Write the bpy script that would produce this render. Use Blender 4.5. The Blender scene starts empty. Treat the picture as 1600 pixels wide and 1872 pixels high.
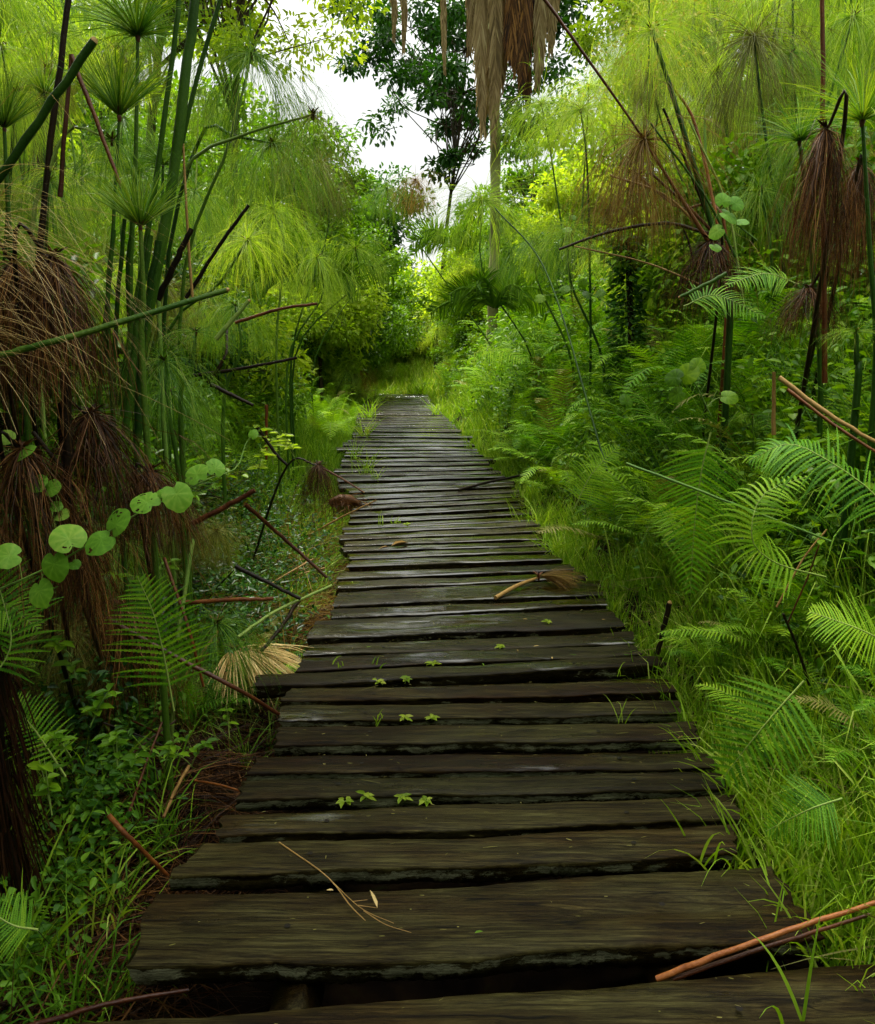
import bpy, math, random
import numpy as np
from mathutils import Vector

# ------------------------------------------------------------------ camera, sky, sun, exposure
S = bpy.context.scene
COL = S.collection
R = math.radians
CAMH, FPX, TILT = 1.30, 1500.0, math.atan(295 / 1500.0)
cam = bpy.data.objects.new('camera', bpy.data.cameras.new('camera'))
COL.objects.link(cam)
cam.location = (0, 0, CAMH)
cam.rotation_euler = (math.pi / 2 - TILT, 0, 0)
cam.data.sensor_fit = 'HORIZONTAL'; cam.data.sensor_width = 36
cam.data.lens = 36 * FPX / 1600
cam.data.clip_start = 0.05; cam.data.clip_end = 600
cam.data.dof.use_dof = False
cam.data.dof.focus_distance = 3.2
cam.data.dof.aperture_fstop = 5.6
S.camera = cam

SUN_EL, SUN_AZ = R(60), R(-38)      # high, from ahead and a little over the left bank
w = bpy.data.worlds.new('World'); S.world = w; w.use_nodes = True
nt = w.node_tree; bg = nt.nodes['Background']
sky = nt.nodes.new('ShaderNodeTexSky'); sky.sky_type = 'NISHITA'; sky.sun_disc = False
sky.sun_elevation = SUN_EL; sky.sun_rotation = SUN_AZ; sky.air_density = 1.0; sky.dust_density = 4.0
mixs = nt.nodes.new('ShaderNodeMix'); mixs.data_type = 'RGBA'; mixs.inputs['Factor'].default_value = 0.9
tc = nt.nodes.new('ShaderNodeTexCoord'); nz = nt.nodes.new('ShaderNodeTexNoise'); nz.inputs['Scale'].default_value = 2.2
nz.inputs['Detail'].default_value = 5
cr = nt.nodes.new('ShaderNodeValToRGB')
cr.color_ramp.elements[0].position = 0.3; cr.color_ramp.elements[0].color = (6.6, 6.7, 6.25, 1)
cr.color_ramp.elements[1].position = 0.7; cr.color_ramp.elements[1].color = (8.9, 9.0, 8.5, 1)
nt.links.new(tc.outputs['Generated'], nz.inputs['Vector']); nt.links.new(nz.outputs['Fac'], cr.inputs['Fac'])
sx = nt.nodes.new('ShaderNodeSeparateXYZ'); nt.links.new(tc.outputs['Generated'], sx.inputs[0])
mr = nt.nodes.new('ShaderNodeMapRange'); mr.inputs['From Min'].default_value = .3; mr.inputs['From Max'].default_value = 1.0
mr.inputs['To Min'].default_value = .56; mr.inputs['To Max'].default_value = 2.4; nt.links.new(sx.outputs['Z'], mr.inputs['Value'])
vs = nt.nodes.new('ShaderNodeVectorMath'); vs.operation = 'SCALE'; nt.links.new(cr.outputs['Color'], vs.inputs[0]); nt.links.new(mr.outputs['Result'], vs.inputs['Scale'])
nt.links.new(sky.outputs['Color'], mixs.inputs['A']); nt.links.new(vs.outputs[0], mixs.inputs['B'])
nt.links.new(mixs.outputs['Result'], bg.inputs['Color'])
bg.inputs['Strength'].default_value = 0.105
sd = bpy.data.lights.new('sun', 'SUN'); sd.energy = 3.6; sd.angle = R(10); sd.color = (1, 0.95, 0.84)
sun = bpy.data.objects.new('sun', sd); COL.objects.link(sun); sun.location = (0, 0, 30)
sdir = Vector((math.sin(SUN_AZ) * math.cos(SUN_EL), math.cos(SUN_AZ) * math.cos(SUN_EL), math.sin(SUN_EL)))
sun.rotation_euler = sdir.to_track_quat('Z', 'Y').to_euler()
S.view_settings.view_transform = 'Standard'; S.view_settings.look = 'None'
S.view_settings.exposure = 1.42; S.view_settings.gamma = 1.0
S.render.engine = 'CYCLES'
cy = S.cycles
cy.max_bounces = 7; cy.diffuse_bounces = 2; cy.glossy_bounces = 2; cy.transmission_bounces = 4; cy.transparent_max_bounces = 4
cy.use_adaptive_sampling = True; cy.adaptive_threshold = 0.015; cy.use_denoising = True; cy.denoising_prefilter = 'NONE'
cy.caustics_reflective = False; cy.caustics_refractive = False
cy.sample_clamp_indirect = 4

# ------------------------------------------------------------------ helpers
RS = np.random.RandomState(11)
rnd = random.Random(5)
ct, st = math.cos(TILT), math.sin(TILT)


def ray(px, py):
    a, b = (px - 800) / FPX, -(py - 936) / FPX
    return np.array([a, ct + b * st, -st + b * ct])


def W(px, py, Y):                       # point at distance Y ahead
    d = ray(px, py)
    return np.array([0, 0, CAMH]) + d * (Y / d[1])


def zprof(Y):                           # the walkway climbs gently
    t = np.clip((np.asarray(Y, float) - 5.5) / 5.5, 0, 1)
    return 0.30 * t * t * (3 - 2 * t)


def G(px, py, dz=0.0):                  # point on the walkway level (+dz)
    d = ray(px, py); z = dz
    for _ in range(25):
        t = (z - CAMH) / d[2]
        z = float(zprof(min(t * d[1], 40))) + dz
    return np.array([0, 0, CAMH]) + d * t


def pathx(Y):
    return np.interp(Y, [0, 1.9, 3.3, 5.4, 7, 10, 12.5, 20, 26, 40], [.10, .11, .15, .07, -.05, -.3, -.54, -.87, -.6, 2])


def half(Y):
    return np.interp(Y, [0, 3, 6, 30], [.82, .76, .72, .72])


def sstep(x, a, b):
    t = np.clip((x - a) / (b - a), 0, 1)
    return t * t * (3 - 2 * t)


def ter(x, y):
    x = np.asarray(x, float); y = np.asarray(y, float)
    rel = x - pathx(y)
    base = np.where(rel > 0, -.22 + 1.3 * sstep(rel, .74, 1.85), -.36 + .12 * sstep(-rel, .7, 1.2) + 1.0 * sstep(-rel, 1.25, 3.2))
    base = base + 1.2 * sstep(np.abs(rel), 4, 14)
    base = base + .035 * np.sin(x * 5.1 + y * 2.3) + .03 * np.sin(y * 6.7 - x * 3.1)
    end = sstep(y, 19.6, 27) * .75
    return base + zprof(y) + end


class MB:
    def __init__(s): s.V = []; s.F = []; s.T = []; s.n = 0
    def add(s, V, F, tint=0.5, mat=0):
        V = np.asarray(V, float).reshape(-1, 3); F = np.asarray(F, int)
        s.V.append(V); s.F.append((F + s.n, mat)); s.T.append(np.broadcast_to(np.asarray(tint, float), (len(V),)).copy()); s.n += len(V)
    def mesh(s, name, mats, smooth=False):
        me = bpy.data.meshes.new(name)
        V = np.concatenate(s.V); me.vertices.add(len(V)); me.vertices.foreach_set('co', V.astype(np.float32).ravel())
        idx = np.concatenate([f.ravel() for f, m in s.F]); sizes = np.concatenate([np.full(len(f), f.shape[1]) for f, m in s.F])
        ms = np.concatenate([np.full(len(f), m) for f, m in s.F])
        me.loops.add(len(idx)); me.loops.foreach_set('vertex_index', idx.astype(np.int32))
        me.polygons.add(len(sizes)); me.polygons.foreach_set('loop_start', np.concatenate([[0], np.cumsum(sizes)[:-1]]).astype(np.int32))
        me.polygons.foreach_set('material_index', ms.astype(np.int32))
        if smooth: me.polygons.foreach_set('use_smooth', np.ones(len(sizes), bool))
        a = me.attributes.new('tint', 'FLOAT', 'POINT'); a.data.foreach_set('value', np.concatenate(s.T).astype(np.float32))
        for m in (mats if isinstance(mats, (list, tuple)) else [mats]): me.materials.append(m)
        me.update(calc_edges=True)
        return me
    def obj(s, name, mats, parent=None, smooth=False):
        return link(name, s.mesh(name, mats, smooth), parent)


def link(name, data, parent=None, loc=None, rz=0, sc=1):
    o = bpy.data.objects.new(name, data); COL.objects.link(o); o.parent = parent
    if loc is not None: o.location = loc
    o.rotation_euler.z = rz; o.scale = (sc,) * 3
    return o


def tag(o, label=None, cat=None, group=None, kind=None):
    if label: o['label'] = label
    if cat: o['category'] = cat
    if group: o['group'] = group
    if kind: o['kind'] = kind
    return o


def thing(name, label, cat, loc=(0, 0, 0), rz=0, group=None):
    o = link(name, None, None, loc, rz); o.empty_display_size = .05
    return tag(o, label, cat, group)


def unit(v):
    v = np.asarray(v, float)
    return v / np.maximum(np.linalg.norm(v, axis=-1, keepdims=True), 1e-9)


def smooth_path(pts, k):                # Catmull-Rom through pts
    P = np.asarray(pts, float)
    if len(P) == 2: return P[0] + (P[1] - P[0]) * np.linspace(0, 1, k)[:, None]
    Q = np.vstack([2 * P[0] - P[1], P, 2 * P[-1] - P[-2]]); out = []
    for t in np.linspace(0, len(P) - 1 - 1e-6, k):
        i = int(t); f = t - i; a, b, c, d = Q[i:i + 4]
        out.append(.5 * (2 * b + (c - a) * f + (2 * a - 5 * b + 4 * c - d) * f * f + (3 * b - a - 3 * c + d) * f ** 3))
    return np.array(out)


def tube(mb, pts, rad, n=6, tint=.5, mat=0, cap=True, tri=False):
    P = np.asarray(pts, float); k = len(P); r = np.broadcast_to(np.asarray(rad, float), (k,))
    D = unit(np.gradient(P, axis=0)); ref = np.array([0.31, .2, .93]) if abs(D[0][2]) < .9 else np.array([1, .1, 0])
    A = unit(np.cross(D, ref)); B = np.cross(D, A)
    an = np.arange(n) * 2 * np.pi / n
    ring = P[:, None] + (A[:, None] * np.cos(an)[None, :, None] + B[:, None] * np.sin(an)[None, :, None]) * r[:, None, None]
    i = np.arange(k - 1)[:, None] * n; j = np.arange(n)[None]
    F = np.stack([i + j, i + (j + 1) % n, i + n + (j + 1) % n, i + n + j], -1).reshape(-1, 4)
    T = np.repeat(np.broadcast_to(np.asarray(tint, float), (k,)), n)
    mb.add(ring.reshape(-1, 3), F, T, mat)
    if cap:
        mb.add(ring[0], np.arange(n)[None, ::-1], T[:n], mat); mb.add(ring[-1], np.arange(n)[None], T[-n:], mat)


def ribbons(mb, P, wid, side, tint=.5, mat=0):   # P (n,k,3), wid (n,k), side (n,3)
    n, k, _ = P.shape; wid = np.broadcast_to(wid, (n, k)); s = side[:, None] * wid[..., None] * .5
    V = np.stack([P - s, P + s], 2).reshape(n * k * 2, 3)
    b = (np.arange(n)[:, None] * k + np.arange(k - 1)[None]).reshape(-1) * 2
    F = np.stack([b, b + 1, b + 3, b + 2], -1)
    T = np.repeat(np.broadcast_to(np.asarray(tint, float).reshape(-1, 1) if np.ndim(tint) else tint, (n, k)).ravel(), 2)
    mb.add(V, F, T, mat)


def arcs(P0, D0, L, g, k, pw=1.2):
    P = [P0]; D0 = unit(D0); L = np.asarray(L)[:, None]; g = np.asarray(g)[:, None]
    for i in range(1, k):
        t = i / (k - 1); D = unit(D0 + np.array([0, 0, -1.]) * g * t ** pw)
        P.append(P[-1] + D * L / (k - 1))
    return np.stack(P, 1)


def leaves(mb, pos, d, nrm, L, wd, tint=.5, fold=.25, mat=0, droop=.12):
    n = len(pos); d = unit(d); sd = unit(np.cross(d, nrm)); up = np.cross(sd, d)
    L = np.broadcast_to(np.asarray(L, float), (n,))[:, None]; wd = np.broadcast_to(np.asarray(wd, float), (n,))[:, None] * .5
    q = lambda a, b, c: pos + d * L * a + sd * wd * b + up * (wd * abs(b) * fold * 2 + L * c)
    V = np.stack([q(0, 0, 0), q(.28, .85, 0), q(.65, .8, -droop * .4), q(1, 0, -droop), q(.65, -.8, -droop * .4), q(.28, -.85, 0)], 1).reshape(-1, 3)
    b = np.arange(n)[:, None] * 6
    F = np.concatenate([b + np.array([[0, 1, 2, 3]]), b + np.array([[3, 4, 5, 0]])])
    mb.add(V, F, np.repeat(np.broadcast_to(np.asarray(tint, float), (n,)), 6), mat)


def rdirs(n, rs=RS):
    return unit(rs.normal(size=(n, 3)))


# ------------------------------------------------------------------ materials
def newmat(name):
    m = bpy.data.materials.new(name); m.use_nodes = True; t = m.node_tree
    return m, t, t.nodes['Principled BSDF'], t.nodes['Material Output']


def ramp(t, cols, pos=None):
    r = t.nodes.new('ShaderNodeValToRGB'); e = r.color_ramp.elements
    pos = pos or [i / (len(cols) - 1) for i in range(len(cols))]
    while len(e) < len(cols): e.new(.5)
    for i, c in enumerate(cols): e[i].position = pos[i]; e[i].color = (*c, 1)
    return r


def math_(t, op, a, b):
    n = t.nodes.new('ShaderNodeMath'); n.operation = op
    for i, v in enumerate((a, b)):
        if hasattr(v, 'is_linked') or hasattr(v, 'links'): t.links.new(v, n.inputs[i])
        else: n.inputs[i].default_value = v
    return n.outputs[0]


def plant(name, cols, rough=.55, trans=.4, spec=.16, orand=.25, nscale=6.0, tcol=(1.2, 1.25, .28)):
    m, t, p, out = newmat(name)
    at = t.nodes.new('ShaderNodeAttribute'); at.attribute_name = 'tint'
    oi = t.nodes.new('ShaderNodeObjectInfo'); no = t.nodes.new('ShaderNodeTexNoise'); no.inputs['Scale'].default_value = nscale
    tc = t.nodes.new('ShaderNodeTexCoord'); t.links.new(tc.outputs['Object'], no.inputs['Vector'])
    f = math_(t, 'ADD', math_(t, 'MULTIPLY', at.outputs['Fac'], .7), math_(t, 'MULTIPLY', oi.outputs['Random'], orand))
    f = math_(t, 'ADD', f, math_(t, 'MULTIPLY', no.outputs['Fac'], .25)); f = math_(t, 'SUBTRACT', f, .08)
    r = ramp(t, cols); t.links.new(f, r.inputs['Fac'])
    if trans == 0:
        n2 = t.nodes.new('ShaderNodeTexNoise'); n2.inputs['Scale'].default_value = 130; n2.inputs['Detail'].default_value = 4; t.links.new(tc.outputs['Object'], n2.inputs['Vector'])
        b2 = t.nodes.new('ShaderNodeBump'); b2.inputs['Strength'].default_value = .6; b2.inputs['Distance'].default_value = .003; t.links.new(n2.outputs['Fac'], b2.inputs['Height']); t.links.new(b2.outputs[0], p.inputs['Normal'])
        f = math_(t, 'ADD', math_(t, 'SUBTRACT', f, .2), math_(t, 'MULTIPLY', n2.outputs['Fac'], .4)); t.links.new(f, r.inputs['Fac'])
    t.links.new(r.outputs['Color'], p.inputs['Base Color']); p.inputs['Roughness'].default_value = rough
    p.inputs['Specular IOR Level'].default_value = spec
    if trans > 0:
        tl = t.nodes.new('ShaderNodeBsdfTranslucent'); mx = t.nodes.new('ShaderNodeMixShader'); mx.inputs[0].default_value = trans
        mc = t.nodes.new('ShaderNodeMix'); mc.data_type = 'RGBA'; mc.blend_type = 'MULTIPLY'; mc.inputs['Factor'].default_value = 1
        t.links.new(r.outputs['Color'], mc.inputs['A']); mc.inputs['B'].default_value = (*tcol, 1)
        t.links.new(mc.outputs['Result'], tl.inputs['Color'])
        t.links.new(p.outputs[0], mx.inputs[1]); t.links.new(tl.outputs[0], mx.inputs[2]); t.links.new(mx.outputs[0], out.inputs['Surface'])
    return m


M = {}
M['fern'] = plant('fern_green', [(.014, .065, .004), (.065, .20, .008), (.16, .36, .012), (.36, .52, .03)])
M['fern_yellow'] = plant('fern_yellow_green', [(.07, .2, .008), (.17, .36, .012), (.28, .47, .02), (.4, .5, .03)])
M['grass'] = plant('grass_green', [(.045, .13, .005), (.135, .27, .010), (.26, .42, .02), (.48, .5, .13)])
M['grass_deep'] = plant('grass_deep', [(.013, .055, .003), (.055, .15, .006), (.13, .28, .012), (.29, .41, .035)])
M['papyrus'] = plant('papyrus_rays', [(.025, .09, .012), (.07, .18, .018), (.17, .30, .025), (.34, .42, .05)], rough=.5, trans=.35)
M['papyrus_pale'] = plant('papyrus_rays_pale', [(.095, .19, .025), (.215, .35, .04), (.38, .50, .07), (.60, .63, .15)], rough=.5, trans=.6)  # paleness also paints in the glow of light on the upper heads
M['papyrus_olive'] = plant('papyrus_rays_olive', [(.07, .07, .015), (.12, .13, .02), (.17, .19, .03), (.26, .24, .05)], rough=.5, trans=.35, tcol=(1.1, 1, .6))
M['russet'] = plant('papyrus_rays_russet', [(.05, .035, .01), (.12, .07, .018), (.22, .13, .03), (.34, .24, .06)], rough=.5, trans=.4, tcol=(1.2, 1, .5))
M['stem'] = plant('papyrus_stem', [(.005, .018, .002), (.014, .045, .004), (.035, .09, .006), (.09, .15, .015)], rough=.42, trans=0, nscale=9)
M['stem_light'] = plant('papyrus_stem_light', [(.07, .16, .03), (.13, .24, .04), (.22, .3, .06), (.3, .35, .09)], rough=.35, trans=0)
M['dead'] = plant('dead_papyrus', [(.006, .002, .0007), (.028, .010, .0022), (.085, .033, .007), (.30, .14, .035)], rough=.55, trans=.15, tcol=(1.2, .9, .5))
M['straw'] = plant('straw', [(.2, .12, .035), (.4, .26, .08), (.56, .4, .15), (.68, .52, .24)], rough=.5, trans=.2, tcol=(1.1, 1, .7))
M['straw_green'] = plant('old_grass', [(.07, .08, .015), (.15, .14, .03), (.25, .22, .06), (.38, .32, .12)], rough=.5, trans=.2)
M['redreed'] = plant('red_brown_reed', [(.02, .004, .001), (.055, .014, .003), (.12, .034, .006), (.28, .10, .018)], rough=.42, trans=0, spec=.3, nscale=14)
M['orangereed'] = plant('orange_reed', [(.03, .006, .0015), (.11, .026, .005), (.26, .075, .015), (.42, .16, .04)], rough=.4, trans=0, spec=.3, nscale=22)
M['darkreed'] = plant('dark_reed', [(.003, .002, .001), (.009, .005, .002), (.02, .011, .004), (.05, .028, .01)], rough=.5, trans=0, nscale=14)
M['tanreed'] = plant('tan_reed', [(.1, .05, .015), (.22, .12, .035), (.36, .22, .07), (.5, .34, .14)], rough=.45, trans=0, nscale=14)
M['leaf_dark'] = plant('dark_tree_leaf', [(.006, .028, .004), (.015, .06, .006), (.035, .11, .01), (.09, .2, .02)], rough=.35, trans=.3, nscale=1.2)
M['leaf_mid'] = plant('mid_green_leaf', [(.02, .06, .003), (.06, .15, .005), (.13, .26, .008), (.25, .38, .015)], rough=.4, trans=.4, nscale=1.2)
M['leaf_deep'] = plant('deep_green_leaf', [(.012, .045, .004), (.035, .11, .007), (.085, .21, .012), (.18, .34, .02)], rough=.45, trans=.35, nscale=1.2)
M['leaf_pale'] = plant('pale_tree_leaf', [(.09, .18, .010), (.22, .34, .02), (.38, .49, .045), (.56, .59, .10)], rough=.4, trans=.6, nscale=1.2)  # pale tone also stands for light passing through the background foliage
M['vine'] = plant('vine_leaf', [(.05, .15, .01), (.10, .25, .018), (.16, .35, .03), (.28, .44, .06)], rough=.5, trans=.35, nscale=20, orand=.35)
M['bark'] = plant('bark', [(.006, .005, .002), (.02, .014, .006), (.045, .034, .014), (.10, .08, .035)], rough=.8, trans=0, nscale=5)
M['palmbark'] = plant('palm_bark', [(.05, .05, .012), (.10, .10, .03), (.18, .19, .06), (.27, .29, .11)], rough=.8, trans=0, nscale=4)
M['thatch'] = plant('dead_palm_leaf', [(.07, .045, .018), (.17, .11, .045), (.30, .21, .1), (.46, .36, .2)], rough=.6, trans=.2, tcol=(1.1, 1, .8))
M['flower'] = plant('papyrus_flower', [(.3, .3, .05), (.45, .42, .08), (.55, .5, .12), (.6, .55, .2)], rough=.6, trans=.3)


def wood():
    m, t, p, out = newmat('wet_weathered_wood')
    N, L = t.nodes, t.links
    tc = N.new('ShaderNodeTexCoord'); oi = N.new('ShaderNodeObjectInfo')
    add = N.new('ShaderNodeVectorMath'); add.operation = 'ADD'
    sc = N.new('ShaderNodeVectorMath'); sc.operation = 'SCALE'; sc.inputs[0].default_value = (37, 91, 53)
    L.new(oi.outputs['Random'], sc.inputs['Scale']); L.new(tc.outputs['Object'], add.inputs[0]); L.new(sc.outputs[0], add.inputs[1])
    def noise(scale, vec=(1, 1, 1), det=5, rough=.6, dist=0.):
        mp = N.new('ShaderNodeMapping'); mp.inputs['Scale'].default_value = vec; L.new(add.outputs[0], mp.inputs['Vector'])
        n = N.new('ShaderNodeTexNoise'); n.inputs['Scale'].default_value = scale; n.inputs['Detail'].default_value = det
        n.inputs['Roughness'].default_value = rough; n.inputs['Distortion'].default_value = dist; L.new(mp.outputs[0], n.inputs['Vector']); return n.outputs['Fac']
    grain = noise(70, (.045, 1, 1), 9, .8, .8); fine = noise(240, (.03, 1, 1), 6, .8, .4); big = noise(2.4, (.6, 1.4, 1), 4); mid = noise(9, (.35, 1.3, 1), 5)
    r1 = ramp(t, [(.004, .0026, .0006), (.019, .0145, .0046), (.045, .038, .013), (.09, .08, .033)], [.33, .45, .54, .68]); L.new(grain, r1.inputs['Fac'])
    r2 = ramp(t, [(.45, .2, .10), (.8, .62, .42), (1.0, 1.0, .85), (1.3, 1.35, 1.05)], [.3, .45, .55, .72]); L.new(big, r2.inputs['Fac'])
    mul = N.new('ShaderNodeMix'); mul.data_type = 'RGBA'; mul.blend_type = 'MULTIPLY'; mul.inputs['Factor'].default_value = 1
    L.new(r1.outputs['Color'], mul.inputs['A']); L.new(r2.outputs['Color'], mul.inputs['B'])
    r3 = ramp(t, [(.6, .5, .4), (1, 1, 1)], [.42, .56]); L.new(mid, r3.inputs['Fac'])
    mul2 = N.new('ShaderNodeMix'); mul2.data_type = 'RGBA'; mul2.blend_type = 'MULTIPLY'; mul2.inputs['Factor'].default_value = .8
    L.new(mul.outputs['Result'], mul2.inputs['A']); L.new(r3.outputs['Color'], mul2.inputs['B'])
    # fine fibres, drying cracks and specks of dirt
    ff = math_(t, 'ADD', math_(t, 'MULTIPLY', math_(t, 'SUBTRACT', fine, .5), 3.4), 1.0); ff = math_(t, 'MAXIMUM', ff, .25); ff = math_(t, 'MINIMUM', ff, 2.0)
    ckn = noise(16, (.05, 1, 1), 3, .55, .9); ck = math_(t, 'ABSOLUTE', math_(t, 'SUBTRACT', ckn, .5), 0); ck = math_(t, 'MINIMUM', math_(t, 'MULTIPLY', ck, 55), 1.0)
    ck = math_(t, 'MAXIMUM', ck, math_(t, 'MULTIPLY', math_(t, 'SUBTRACT', mid, .40), 9)); ck = math_(t, 'MINIMUM', math_(t, 'MAXIMUM', ck, .12), 1.0)
    ov = math_(t, 'ADD', math_(t, 'MULTIPLY', oi.outputs['Random'], .5), .5); ov = math_(t, 'MULTIPLY', ov, ff); ov = math_(t, 'MULTIPLY', ov, ck)
    mul3 = N.new('ShaderNodeVectorMath'); mul3.operation = 'SCALE'; L.new(mul2.outputs['Result'], mul3.inputs[0]); L.new(ov, mul3.inputs['Scale'])
    # lichen on worn sides and ends (tint attribute)
    at = N.new('ShaderNodeAttribute'); at.attribute_name = 'tint'
    ln = noise(26, (.5, 1, 1.2), 6, .75); lb = noise(5, (.7, 1, 1), 3)
    lm = math_(t, 'ADD', math_(t, 'ADD', ln, math_(t, 'MULTIPLY', lb, .6)), math_(t, 'MULTIPLY', at.outputs['Fac'], .34))
    lr = ramp(t, [(0, 0, 0), (1, 1, 1)], [.50, .57]); lmm = math_(t, 'SUBTRACT', lm, .55); L.new(lmm, lr.inputs['Fac'])
    lc = ramp(t, [(.05, .05, .022), (.34, .35, .21)], [.4, .62]); L.new(fine, lc.inputs['Fac'])
    mx = N.new('ShaderNodeMix'); mx.data_type = 'RGBA'; L.new(lr.outputs['Color'], mx.inputs['Factor'])
    L.new(mul3.outputs[0], mx.inputs['A']); L.new(lc.outputs['Color'], mx.inputs['B'])
    L.new(mx.outputs['Result'], p.inputs['Base Color'])
    rr = ramp(t, [(.05,) * 3, (.26,) * 3, (.55,) * 3], [.45, .52, .68]); pud = noise(3.1, (.45, 2.2, 1), 4, .55); L.new(pud, rr.inputs['Fac'])
    L.new(rr.outputs['Color'], p.inputs['Roughness']); p.inputs['Specular IOR Level'].default_value = .25
    bp = N.new('ShaderNodeBump'); bp.inputs['Strength'].default_value = .5; bp.inputs['Distance'].default_value = .004
    hh = math_(t, 'ADD', math_(t, 'MULTIPLY', grain, .8), math_(t, 'MULTIPLY', fine, .8)); hh = math_(t, 'ADD', hh, math_(t, 'MULTIPLY', ck, .5)); hh = math_(t, 'ADD', hh, math_(t, 'MULTIPLY', mid, .8))
    sxyz = N.new('ShaderNodeSeparateXYZ'); L.new(oi.outputs['Location'], sxyz.inputs[0])
    dry = math_(t, 'MINIMUM', math_(t, 'MAXIMUM', math_(t, 'MULTIPLY', math_(t, 'SUBTRACT', 4.1, sxyz.outputs['Y']), .09), -.055), .15)
    pud2 = math_(t, 'ADD', pud, dry); L.new(pud2, rr.inputs['Fac'])
    wet = ramp(t, [(1, 1, 1), (0, 0, 0)], [.44, .50]); L.new(pud2, wet.inputs['Fac'])
    far = math_(t, 'MINIMUM', math_(t, 'MAXIMUM', math_(t, 'MULTIPLY', math_(t, 'SUBTRACT', sxyz.outputs['Y'], 3.2), .35), 0.0), 1.0)
    sp = math_(t, 'ADD', math_(t, 'ADD', math_(t, 'MULTIPLY', wet.outputs['Color'], .6), .07), math_(t, 'MULTIPLY', far, .22)); L.new(sp, p.inputs['Specular IOR Level'])
    L.new(math_(t, 'SUBTRACT', .5, math_(t, 'MULTIPLY', wet.outputs['Color'], .44)), bp.inputs['Strength'])
    L.new(hh, bp.inputs['Height']); L.new(bp.outputs[0], p.inputs['Normal'])
    return m


M['wood'] = wood()


def soil():
    m, t, p, out = newmat('dark_peaty_soil'); N, L = t.nodes, t.links
    tc = N.new('ShaderNodeTexCoord'); n = N.new('ShaderNodeTexNoise'); n.inputs['Scale'].default_value = 9; n.inputs['Detail'].default_value = 8
    L.new(tc.outputs['Object'], n.inputs['Vector'])
    r = ramp(t, [(.002, .001, .0005), (.007, .004, .002), (.014, .008, .003), (.012, .018, .003)], [.3, .5, .62, .75]); L.new(n.outputs['Fac'], r.inputs['Fac'])
    L.new(r.outputs['Color'], p.inputs['Base Color']); p.inputs['Roughness'].default_value = .9; p.inputs['Specular IOR Level'].default_value = .05
    b = N.new('ShaderNodeBump'); b.inputs['Strength'].default_value = .8; b.inputs['Distance'].default_value = .03
    L.new(n.outputs['Fac'], b.inputs['Height']); L.new(b.outputs[0], p.inputs['Normal'])
    return m


M['soil'] = soil()

# ------------------------------------------------------------------ ground
def ground():
    xs = np.concatenate([np.linspace(-160, -9, 16), np.linspace(-8.6, 8.6, 130), np.linspace(9, 160, 16)])
    ys = np.concatenate([[-60, -20, -6, -2], np.linspace(0, 24, 150), np.linspace(25, 300, 22)])
    X, Y = np.meshgrid(xs, ys); Z = ter(X, Y); nx, ny = len(xs), len(ys)
    i = (np.arange(ny - 1)[:, None] * nx + np.arange(nx - 1)[None]).ravel()
    mb = MB(); mb.add(np.stack([X, Y, Z], -1), np.stack([i, i + 1, i + nx + 1, i + nx], -1))
    o = mb.obj('ground', M['soil'], smooth=True); tag(o, 'dark peaty swamp ground under the plants', None, None, 'structure')


ground()

# ------------------------------------------------------------------ boardwalk
walk = thing('boardwalk', 'dark wet boardwalk of rough cross planks leading into the thicket', 'boardwalk', (0.1, 1.0, 0))


def wob(n, amp, seed, f0=3):
    r = np.random.RandomState(seed); u = np.linspace(0, 1, n); v = np.zeros(n)
    for q in range(7):
        f = f0 * 1.75 ** q; v += np.sin(u * f * 2 + r.uniform(0, 6.28)) / (1.5 ** q)
    return v * amp / 2


PL = []


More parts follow.
